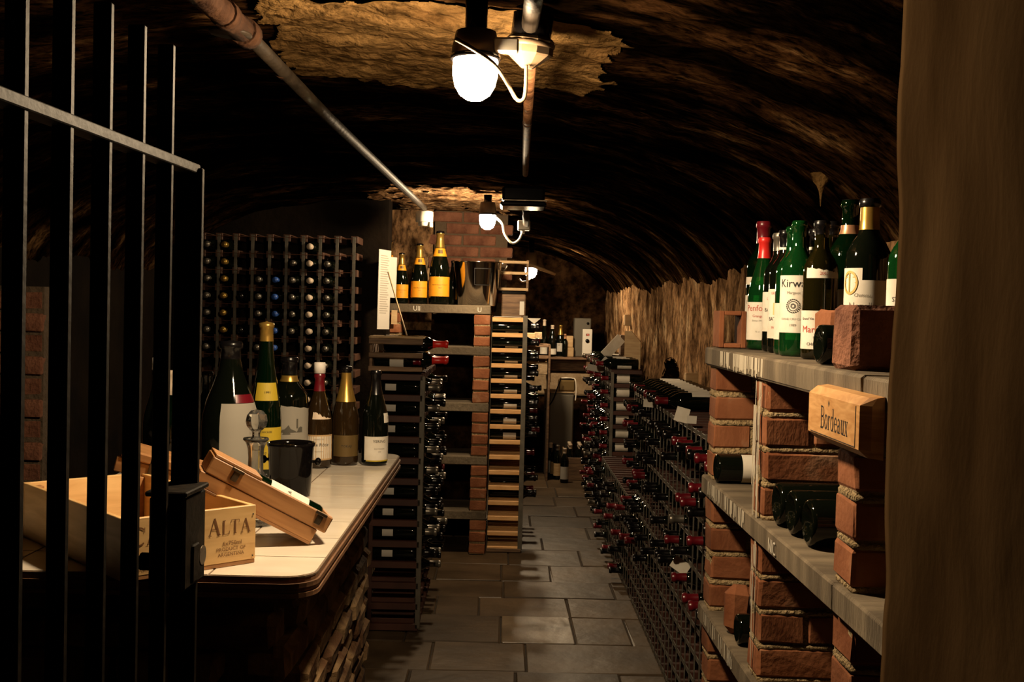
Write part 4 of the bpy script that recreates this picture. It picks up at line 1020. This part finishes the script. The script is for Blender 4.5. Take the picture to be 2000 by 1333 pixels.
# crate-like case on top of it
cx0 = -.60; zc_ = 1.205
cs = thing('slatted_case', 'dark slatted wooden case holding a bottle on top of the end-on rack', 'case', (MX - .01, 5.0, zc_), .0)
for z in (.012, .075, .138):
    obj('slat', MB().box((.122, 0, z), (.245, .016, .026 if z > .1 else .022), .002, jit=.001), 'woodold', cs)
    obj('slat', MB().box((.122, .26, z), (.245, .016, .022), .002, jit=.001), 'woodold', cs)
for x in (.008,):
    obj('end_board', MB().box((x, .13, .075), (.014, .244, .15), .002), 'woodold', cs)
for k in range(3): obj('top_slat', MB().box((.122, .03 + k * .07, .156), (.25, .028, .008), .0015, jit=.001), 'woodtan', cs)
obj('base_board', MB().box((.122, .13, .004), (.228, .244, .008)), 'woodold', cs)
bottle('wine_bottle', 'dark bottle with white label lying inside the slatted case', p=(MX + .012, 5.062, zc_ + .107 - .062), axis=(1, 0, 0), spin=0, cap=('red', .05), sx=.95, sz=.7, lab=[dict(z0=.10, z1=.19, arc=200, m='papergrey')])
# red-capped necks above the rack's front, resting in the top row of the case
for k, (dy, dz) in enumerate(((.10, .05), (.14, .125), (.20, .05))):
    lie((MX + .040, 5.0 + dy + .02, zc_ + dz - .0), (1, 0, 0), 0, 'redbright', 'red-capped bottle poking out of the slatted case, %s from the front' % ORD(k + 1), 'red necks out of the slatted case', caplen=.07)

# ---- pale rack beside the brick pillar
LX, LY, LD = -.075, 6.78, .212
r_pale = rack('pale pine rack standing end-on against the brick pillar', LX, LY, 12, 15, LD, 'Y', 'palebar', lambda n: n[0], bw=.026, bh=.026, cell=.0945)
obj('front_post', MB().box((LD - .006, -.015, .74), (.028, .008, 1.45), .001), 'galv', r_pale)
obj('foot_board', MB().box((LD / 2, -.006, .012), (LD, .03, .022), .002), 'woodold', r_pale)
palec = {(i, j): rp.choices(['red', 'black', None], [2, 2.5, 12])[0] for i in range(12) for j in range(15)}
for j in range(15):
    for i in range(3): 
        if j < 8: palec[i, j] = None
for j in (3, 4): palec[1, j] = 'black'
for j in range(15):
    palec[0, j] = None
    if j >= 7:
        p = (LX - .004, LY + .5 * .0945, .02 + (j + .5) * .0945 + .001)
        lie(p, (1, 0, 0), .5 * j, 'black', 'pale-labelled bottle at the near end of the pine rack, %s row up' % ORD(j + 1), 'labelled bottles at the near end of the pine rack', lab=dict(z0=.09, z1=.17, arc=150, m='paper', mid=-20 * j))
fill(LX, LY, 12, 15, LD, 'Y', 1, 'pale pine rack', lambda i, j: palec[i, j], cell=.0945)

# ---- the racks down the right-hand side
AX, AY, AD = .690, 3.12, .245
r_near = rack('long dark rack along the right wall just beyond the brick shelving', AX, AY, 27, 11, AD, 'Y', 'darkbar', lambda n: (n[0], -n[1]))
nearc = {}
for i in range(27):
    for j in range(11):
        y = AY + i * CELL
        f = -.02 + .38 * (j / 10) + (.25 if i > 20 else 0) - (.5 if (j < 5 and i < 14) else 0) - (.3 if (j < 3) else 0)
        if i > 12 and j + (i - 12) * .5 < 5: f -= .3
        c = None
        if rp.random() < f: c = rp.choices(['black', 'red', 'silver'], [5, 3, .5])[0]
        nearc[i, j] = c
for j in range(3, 11): nearc[25, j] = 'red' if j % 2 else 'black'; nearc[24, j] = 'black' if j % 3 else 'red'
fill(AX, AY, 27, 11, AD, 'Y', -1, 'near right-hand rack', lambda i, j: nearc[i, j])
BX2, BY2 = .690, 5.83
rack('low dark rack in the middle of the right wall', BX2, BY2, 17, 5, AD, 'Y', 'darkbar', lambda n: (n[0], -n[1]))
lowc = {(i, j): rp.choices(['black', 'red', None], [3, 1.2, 8])[0] for i in range(17) for j in range(5)}
fill(BX2, BY2, 17, 5, AD, 'Y', -1, 'low middle rack', lambda i, j: lowc[i, j])
CX3, CY3 = .760, 7.72
r_far = rack('tall dark rack at the far end of the right wall, end showing labelled bottles', CX3, CY3, 16, 11, .22, 'Y', 'darkbar', lambda n: (n[0], -n[1]), bw=.028, bh=.028)
obj('front_post', MB().box((.010, -.016, .55), (.022, .008, 1.06), .001), 'galv', r_far)
farc = {(i, j): rp.choices(['black', 'red', 'silver', None], [2.6, 1.8, .7, 6])[0] for i in range(16) for j in range(11)}
for j in range(11): 
    farc[0, j] = None
    if j >= 4:
        lie((CX3 + .235, CY3 + .5 * CELL, .02 + (j + .5) * CELL - .0005), (-1, 0, 0), 0, 'red', 'white-labelled bottle at the near end of the far right rack, %s row up' % ORD(j + 1), 'labelled bottles at the near end of the far rack', lab=dict(z0=.10, z1=.19, arc=110, m='paper', mid=0))
fill(CX3, CY3, 16, 11, .22, 'Y', -1, 'far right-hand rack', lambda i, j: farc[i, j])
# bottles lying loose in a row along the top of the near rack
zt = .02 + 11 * CELL + .0135
for k in range(11):
    y = 4.62 + k * .094
    o = lie((AX + .255, y, zt + .0378), (-1, 0, 0), 0, 'black' if k % 4 else 'red', 'white-labelled bottle on top of the near right rack, %s from its near end' % ORD(k + 1), 'row of bottles lying on the near right rack', lab=dict(z0=.05, z1=.15, arc=110, m='paper', mid=0))
    o.matrix_world = o.matrix_world @ Matrix.Rotation(PI / 2, 4, 'Z') if k else o.matrix_world
    # turn the label to the top
    best = None
    for q in range(12):
        m_ = o.matrix_world @ Matrix.Rotation(q * PI / 6, 4, 'Z'); up = (m_.to_3x3() @ Vector((0, -1, 0))).z
        if best is None or up > best[0]: best = (up, m_)
    o.matrix_world = best[1]
zt3 = .02 + 11 * CELL + .0145
for k in range(9):
    y = 7.80 + k * .17
    lie((CX3 + .20, y, zt3 + .0378), (-1, rng.uniform(-.25, .25), 0), 0, 'silver' if k % 3 else 'red', 'loose bottle on top of the far right rack, %s from the near end' % ORD(k + 1), 'bottles lying loose on the far right rack', lab=dict(z0=.05, z1=.15, arc=120, m='paper', mid=rng.uniform(-90, 90)))
# cards and tags hung on necks
def card(label, p, w_, h_, rot, m='paper', cat='card'):
    if abs(p[0] - AX) < .01: p = Vector((p[0] - w_ * .36, AY + round((p[1] - AY) / CELL) * CELL, p[2]))
    return tag(obj('card', MB().box((0, 0, 0), (w_, .0015, h_)), m, None, p, rot), label, cat)
card('large white card hung low on the near right-hand rack', at_x(1341, 1105, AX - .0005), .066, .048, (0, .55, -.35))
card('white tag pinned near the top of the near right-hand rack', at_x(1278, 788, AX - .0005), .060, .036, (0, .03, -.2))
card('tall white card leaning behind a neck on the near right-hand rack', at_x(1340, 810, AX - .0005), .050, .054, (0, .25, -.1))
card('small striped white tag beside the tall card on the near rack', at_x(1357, 820, AX - .003), .034, .028, (0, .05, 0), 'papergrey')
card('grey card lying among necks on top of the far right-hand rack', at(1164, 720, 8.3), .13, .055, (.5, .15, -.1), 'papergrey')
card('crumpled grey paper on the far right-hand rack beside the grey card', at(1184, 706, 8.0), .06, .05, (.4, .6, .2), 'papergrey')
# ================================================================== CHAMPAGNE SHELVING
SX0, SX1, SY0, SY1 = -.735, -.082, 6.68, 7.08
ch = thing('champagne_shelving', 'brick and concrete shelving carrying the orange-labelled champagne bottles', 'shelving', (SX0, SY0, 0)); co = -Vector((SX0, SY0, 0))
tops = [1.520, 1.268, .925, .600, .265]; sh = .052
for k, z in enumerate(tops):
    s_ = obj('slab', MB().box((0, 0, 0), (SX1 - SX0, SY1 - SY0, sh), .004, jit=.0015), 'slab', ch, Vector(((SX0 + SX1) / 2, (SY0 + SY1) / 2 + (0 if k == 0 else .004), z - sh / 2)) + co)
    if k < 2:
        for s, xx in ((('UII', -.145), ('U', .245)) if k == 0 else (('2', -.055),)):
            flat_text('chalk_mark', glyph_mesh(s, .042), 'chalk', s_, lambda x, y: (xx + x * .9, -(SY1 - SY0) / 2 - .0025, -.014 + y))
for k in range(5):
    zt_ = tops[k] - sh; zb_ = tops[k + 1] if k < 4 else 0.0
    n = max(2, round((zt_ - zb_) / .078)); h = (zt_ - zb_) / n
    for x0_, w_ in ((SX0, .105), (SX1 - .100, .100)):
        for c in range(n):
            z = zb_ + h * (c + .5)
            for yy in ((.108,) if c % 2 else (.055, .17)):
                L = .213 if c % 2 else .10
                brick(ch, Vector((x0_ + w_ / 2, SY0 + yy, z)) + co, PI / 2, L, False, (1, w_ / .1045, (h - .011) / .065))
        obj('mortar', MB().box(Vector((x0_ + w_ / 2, SY0 + .125, (zt_ + zb_) / 2)) + co, (w_ - .006, .232, zt_ - zb_ - .002)), 'mortar', ch)
ZS = tops[0] + .0006
def sb_(px, Y): p = at(px, 590, Y); return (p.x, Y, ZS)
def champ(label, px, Y, H, orange_texts=True, g='glass'):
    s = H / .320
    return bottle('champagne_bottle', label, kind='champagne', p=sb_(px, Y), spin=.15, sx=s, g=g, cap=('black', .012), band=('gold', .245, .308),
        lab=[dict(z0=.035, z1=.120, arc=165, m='orange', texts=[('Veuve Clicquot Ponsardin', .0068 * s, .083, 'ink'), ('REIMS', .006 * s, .104, 'goldink'), ('BRUT', .0055 * s, .070, 'ink'), ('CHAMPAGNE', .0040 * s, .050, 'goldink')]),
             dict(n='collar', z0=.208, z1=.243, arc=300, m='orange'), dict(n='seal', z0=.220, z1=.236, arc=46, m='goldlabel')])
champ('smallest complete orange-labelled champagne bottle on the brick shelf', 783, 6.82, .315)
champ('middle-sized orange-labelled champagne bottle on the brick shelf', 818, 6.82, .375)
champ('tallest orange-labelled champagne bottle beside the steel bucket', 857, 6.80, .455)
champ('gold-necked champagne bottle half hidden behind the hanging papers', 757, 6.95, .40)
bottle('champagne_bottle', 'plain black champagne bottle between the tallest champagne and the steel bucket', kind='champagne', p=sb_(884, 6.98), sx=.88, cap=('black', .05), lab=[dict(z0=.04, z1=.12, arc=90, m='orange', mid=75)])
ib = thing('ice_bucket', 'polished steel ice bucket with embossed panel on the champagne shelf', 'ice bucket', sb_(931, 6.88))
obj('body', MB().lathe([(0, .002), (.115, .0), (.119, .004), (.150, .262), (.156, .266), (.156, .272), (.148, .272), (.116, .02), (0, .015)], 36), 'chrome', ib)
def onk(a, z): r = .1195 + (.150 - .1195) * (z - .004) / .258 + .0015; return (r * math.sin(a), -r * math.cos(a), z)
mb = MB()
for (a0, a1, z0_, z1_) in ((-.1, .62, .225, .229), (-.1, .62, .125, .129), (-.1, -.08, .125, .229), (.60, .62, .125, .229)):
    for k in range(5):
        b0, b1 = a0 + (a1 - a0) * k / 5, a0 + (a1 - a0) * (k + 1) / 5
        mb.add([onk(b0, z0_), onk(b1, z0_), onk(b1, z1_), onk(b0, z1_)], [(0, 1, 2, 3)])
tag(obj('panel_line', mb, 'ink', ib), kind='stuff')
obj('handle', MB().tube([(.150, -.03, .215), (.172, -.035, .225), (.185, -.036, .25), (.182, -.034, .262)], .006, 8), 'chrome', ib)
# papers on a board at the corner of the rear wall, and a thin cane
def wall_paper(label, px, py, w_, h_, Y, m='papergrey', rz=0.0, lines=0):
    p = at(px, py, Y)
    o = tag(obj('paper_sheet', MB().box((0, 0, 0), (w_, .003, h_)), m, None, p, (0, 0.012, rz)), label, 'paper')
    if lines:
        mb = MB()
        for k in range(lines):
            z = h_ * .42 - k * h_ * .75 / lines
            mb.add([(-w_ * .36, -.0019, z), (w_ * (.2 + .2 * ((k * 7) % 5) / 5), -.0019, z), (w_ * (.2 + .2 * ((k * 7) % 5) / 5), -.0019, z + h_ * .010), (-w_ * .36, -.0019, z + h_ * .010)], [(0, 1, 2, 3)])
        tag(obj('print_lines', mb, 'greyink', o), kind='stuff')
    return o
wall_paper('long printed sheet hanging at the corner of the rear wall left of the champagne', 750, 566, .145, .46, 6.40, rz=1.18, lines=26)
wall_paper('shorter sheet hanging behind the long printed sheet', 762, 542, .11, .24, 6.50, rz=.95)
wall_paper('small tan card stuck on the brick below the hanging sheets', 770, 620, .035, .085, 6.655, 'woodtan', .15)
tag(obj('cane', MB().tube([at(758, 532, 6.25), at(778, 600, 6.05), at(799, 671, 5.28)], .004, 8), 'woodtan'), 'thin bent cane leaning from the hanging papers to the slatted case', 'cane')
# things stacked on the pale rack
zl = .02 + 15 * .0945 + .0135
t = thing('dark_case', 'dark brown case stacked on the pale pine rack behind the steel bucket', 'case', (.058, 6.95, zl))
obj('body', MB().box((0, .1, .075), (.150, .30, .145), .006), 'woodold', t); obj('lid', MB().box((0, .1, .158), (.158, .31, .018), .004), 'blackpl', t)
obj('end_label', MB().box((.052, -.052, .06), (.028, .003, .085)), 'papergrey', t)
t = thing('wooden_rack', 'small brown wooden frame standing on the dark case below the farthest lamp', 'frame', (.055, 7.05, zl + .168))
for z in (.012, .115, .185): obj('rail', MB().box((0, 0, z), (.19, .02, .018), .002), 'woodtan', t)
for x in (-.088, .088): obj('upright', MB().box((x, 0, .10), (.016, .018, .20), .002), 'woodold', t)
tag(obj('paper_sheet', MB().box((0, 0, 0), (.17, .10, .003)), 'paper', None, (.02, 6.86, zl + .004 + .168 * 0)), 'loose white sheet lying on the top bar of the pale rack', 'paper')
tag(obj('paper_sheet', MB().add([(0, 0, 0), (.085, .01, .0), (.045, .01, -.035), (0, .003, 0), (.085, .013, 0), (.045, .013, -.035)], [(0, 1, 2), (5, 4, 3), (0, 3, 4, 1), (1, 4, 5, 2), (2, 5, 3, 0)]), 'paper', None, (.142, 6.80, zl + .0)), 'white paper corner poking out beside the top of the pale rack', 'paper')

# ================================================================== THE FAR END
YF = 10.45
fs_ = thing('far_shelf', 'rough plank shelf on brackets against the far wall', 'shelf', (at(1110, 700, YF).x, YF, 0))
zf = at(1090, 697, YF).z
obj('plank', MB().box((-.03, .09, zf - .012), (.50, .24, .024), .003, jit=.002), 'woodold', fs_)
obj('bracket', MB().box((-.20, .03, zf - .085), (.035, .05, .12), .003), 'woodtan', fs_)
obj('rear_board', MB().box((-.03, .20, zf - .085), (.50, .02, .12), .002), 'woodold', fs_)
obj('bracket', MB().box((.19, .03, zf - .085), (.035, .05, .12), .003), 'woodold', fs_)
def fb(px, Y=YF + .05): return (at(px, 690, Y).x, Y, zf + .0006)
bottle('wine_bottle', 'tall bottle with cream foil and low white label, first on the far shelf', kind='hock', p=fb(1062), spin=0, cap=('cream', .06), lab=[dict(z0=.02, z1=.085, arc=150, m='paper')])
bottle('wine_bottle', 'dark bottle with wide cream label, second on the far shelf', p=fb(1078, YF), kind='burgundy', sx=1.0, cap=('cream', .035), lab=[dict(z0=.02, z1=.075, arc=170, m='paper')])
bottle('champagne_bottle', 'gold-foiled bottle with square pale label, third on the far shelf', kind='champagne', p=fb(1094), sx=.94, cap=('gold', .10), lab=[dict(z0=.05, z1=.135, arc=90, m='papergrey', mid=-20, texts=[('o', .03, .11, 'ink')])])
bottle('wine_bottle', 'small dark bottle with copper foil, last on the far shelf', p=fb(1103, YF - .01), sx=.72, cap=('cupper', .06))
def block(label, px, py, w_, d_, h_, Y, m='woodtan', rz=0, name='wooden_block'):
    p = at(px, py, Y); return tag(obj(name, MB().box((0, 0, 0), (w_, d_, h_), .004, jit=.002), m, None, p, (0, 0, rz)), label, 'block')
p = fb(1111)
tag(obj('wooden_block', MB().box((0, 0, .045), (.085, .12, .09), .005), 'woodtan', None, p), 'lower wooden block at the right end of the far shelf', 'block')
tag(obj('wooden_block', MB().box((0, 0, .045), (.080, .11, .108), .005), 'woodtan', None, (p[0] - .004, p[1], p[2] + .10)), 'upper wooden block stacked on the far shelf', 'block')
block('first tan block beside the pale rack at the far end', 1036, 659, .085, .10, .075, 9.6, 'woodtan')
block('second darker tan block beside the first at the far end', 1051, 656, .065, .10, .06, 9.7, 'stone')
st_ = thing('dark_shelf', 'dark shelf of boxes and blocks right behind the pale rack', 'shelf', (at(1048, 720, 9.75).x, 9.75, 0))
z1_ = at(1048, 675, 9.75).z
obj('plank', MB().box((0, .08, z1_ + .0), (.20, .30, .025), .002), 'woodold', st_); obj('plank', MB().box((0, .08, z1_ - .10), (.20, .30, .025), .002), 'woodold', st_)
obj('side_board', MB().box((-.11, .08, z1_ / 2 - .02), (.018, .30, z1_ + .06), .002), 'woodold', st_); obj('side_board', MB().box((.11, .08, z1_ / 2 - .02), (.018, .30, z1_ + .06), .002), 'woodold', st_)
obj('box_front', MB().box((0, -.03, z1_ - .20), (.19, .03, .11), .003), 'stone', st_)
# pale stone band
bl = thing('stone_ledge', 'pale stone ledge under the far shelf', 'ledge', (.48, 10.74, 0))
obj('ledge_block', MB().box((0, 0, .795), (.80, .28, .21), .012, jit=.004), 'stone', bl)
obj('ledge_base', MB().box((0, .02, .342), (.80, .24, .684), .012), 'farwall', bl)
# heater / cooler unit
hp = at(1140, 695, YF + .02)
ht_ = thing('cooling_unit', 'tall white wall unit with red display and round dial on the far wall', 'appliance', (hp.x + .02, YF + .1, 0))
zb_, ztp = zf + .002, at(1140, 622, YF).z
obj('grey_body', MB().box((-.035, .03, (zb_ + ztp) / 2), (.16, .16, ztp - zb_), .006), 'greycab', ht_)
fz_ = zb_ + (ztp - zb_) * .36
obj('front_panel', MB().box((.012, -.055, fz_), (.092, .02, (ztp - zb_) * .72), .004), 'greyplate', ht_)
obj('dial', MB().lathe([(0, .012), (.018, .012), (.019, 0)], 20, Matrix.Translation((.012, -.065, fz_ + .02)) @ Matrix.Rotation(PI / 2, 4, 'X')), 'blackpl', ht_)
dsp = obj('display', MB().box((.014, -.066, fz_ + .078), (.032, .003, .022)), 'blackpl', ht_)
mb = MB()
for dx in (-.007, .007):
    for (a, b, c, d) in ((-.004, .004, .007, .0085), (-.004, .004, -.0008, .0008), (-.004, .004, -.0085, -.007), (.0028, .0042, -.008, .008)):
        mb.add([(.014 + dx + a, -.0680, fz_ + .078 + c), (.014 + dx + b, -.0680, fz_ + .078 + c), (.014 + dx + b, -.0680, fz_ + .078 + d), (.014 + dx + a, -.0680, fz_ + .078 + d)], [(0, 1, 2, 3)])
tag(obj('digits', mb, 'led', dsp), kind='stuff')
obj('vent_knob', MB().lathe([(0, .008), (.012, .008), (.013, 0)], 14, Matrix.Translation((.015, -.05, ztp - .05)) @ Matrix.Rotation(PI / 2, 4, 'X')), 'blackpl', ht_)
# grey cabinet with a device on it
cpx = at(1090, 900, 10.1)
cab = thing('cabinet', 'grey cabinet against the far wall with a cased device on top', 'cabinet', (cpx.x, 10.1, 0))
zc2 = at(1090, 768, 10.1).z
obj('body', MB().box((0, .16, zc2 / 2), (.26, .32, zc2), .004), 'greycab', cab)
obj('door', MB().box((0, -.006, zc2 / 2 + .02), (.245, .012, zc2 - .08), .003), 'greycab', cab)
obj('top_board', MB().box((0, .16, zc2 + .006), (.275, .34, .012), .002), 'stone', cab)
dv = thing('cased_device', 'dark olive cased device with a coiled pale lead on the grey cabinet', 'device', (at(1107, 755, 10.15).x, 10.2, zc2 + .0125))
obj('case', MB().box((0, 0, .055), (.155, .18, .105), .014), 'goldlabel', dv); obj('dark_top', MB().box((0, 0, .112), (.13, .15, .012), .004), 'blackpl', dv)
obj('lead', MB().tube(catm([(-.05, -.05, .122), (.0, -.07, .126), (.05, -.05, .122), (.075, -.09, .11), (.085, -.095, .02), (.08, -.10, -.08)]), .006, 8), 'whitepl', dv)
tag(obj('hanging_lead', MB().tube(catm([at(1096, 740, 10.05), at(1088, 760, 10.04), at(1078, 785, 10.05), at(1064, 800, 10.05)]), .006, 8), 'blackpl'), 'black lead drooping across the front of the grey cabinet', 'cable')
# open box of bottles on the floor
bp_ = at_z(1118, 938, 0)
bxx = thing('bottle_crate', 'open low wooden crate of bottles on the floor at the far end', 'crate', (bp_.x, 9.75, 0), .0)
obj('side_panel', MB().box((-.075, .13, .13), (.014, .30, .26), .002), 'woodtan', bxx); obj('side_panel', MB().box((.12, .13, .13), (.014, .30, .26), .002), 'woodold', bxx)
obj('front_panel', MB().box((.022, -.015, .10), (.18, .014, .20), .002), 'woodold', bxx); obj('bottom_board', MB().box((.022, .13, .006), (.18, .28, .012)), 'woodold', bxx)
k = 0
for i in range(2):
    for j in range(3):
        k += 1
        bottle('wine_bottle', 'cork-topped bottle standing in the floor crate, %s back on its %s side' % (ORD(j + 1), ('left', 'right')[i]), p=(bp_.x - .022 + i * .088, 9.80 + j * .09, .0130), cap=('cream', .04), group='bottles standing in the floor crate', seg=14)
for i, (px, Y, cp, lb) in enumerate(((1074, 9.98, 'cream', 'papergrey'), (1088, 9.80, 'silver', 'woodtan'), (1102, 9.60, 'cream', 'papergrey'), (1082, 9.90, 'black', 'woodtan'))):
    q = at(px, 930, Y)
    bottle('wine_bottle', ('grey-labelled bottle at the left of the floor group', 'tan-labelled bottle standing in the middle of the floor group', 'grey-labelled bottle right against the floor crate', 'black-capped bottle behind the others of the floor group')[i], p=(q.x, Y, .0005), cap=(cp, .045), lab=[dict(z0=.03, z1=.14, arc=140, m=lb)], seg=14)
# boards over the far right-hand rack and on the right wall
pB = at(1197, 678, 8.35)
tag(obj('card_sign', MB().box((0, 0, 0), (.19, .006, .085), .001), 'paper', None, pB, (.25, -.83, .1)), 'cream card propped slantwise on the far right-hand rack', 'card')
pB = at(1234, 684, 8.2)
tag(obj('plank', MB().prism([(-.055, -.135), (.065, -.135), (.065, .06), (-.005, .14), (-.055, .14)], .022), 'woodtan', None, pB, (.05, 0, -.25)), 'tan plank with a cut corner standing on the far right-hand rack', 'plank')
tag(obj('plank', MB().box((0, 0, 0), (.03, .14, .22), .003), 'woodold', None, at(1214, 682, 8.66)), 'dark narrow board between the slanted card and the tan plank', 'plank')
tag(obj('wall_block', MB().box((0, 0, 0), (.06, .06, .09), .006), 'woodtan', None, at(1226, 626, 8.9)), 'small tan wooden block fixed high on the right wall', 'block')
tag(obj('plank', MB().box((0, 0, 0), (.07, .022, .12), .003), 'woodtan', None, at(1350, 752, 5.55), (0, 0, .3)), 'short tan board standing behind the row of bottles on the near rack', 'plank')
# a lime drip on the vault above the shelf bottles
tag(obj('lime_drip', MB().lathe([(0, -.060), (.0015, -.056), (.003, -.035), (.006, -.018), (.012, -.004), (.022, .008), (.03, .03)], 12), 'plaster_or_glow_patch', None, at(1603, 386, 2.97) + Vector((0, 0, .035))), 'pale lime drip hanging from the vault above the shelf bottles', 'drip')
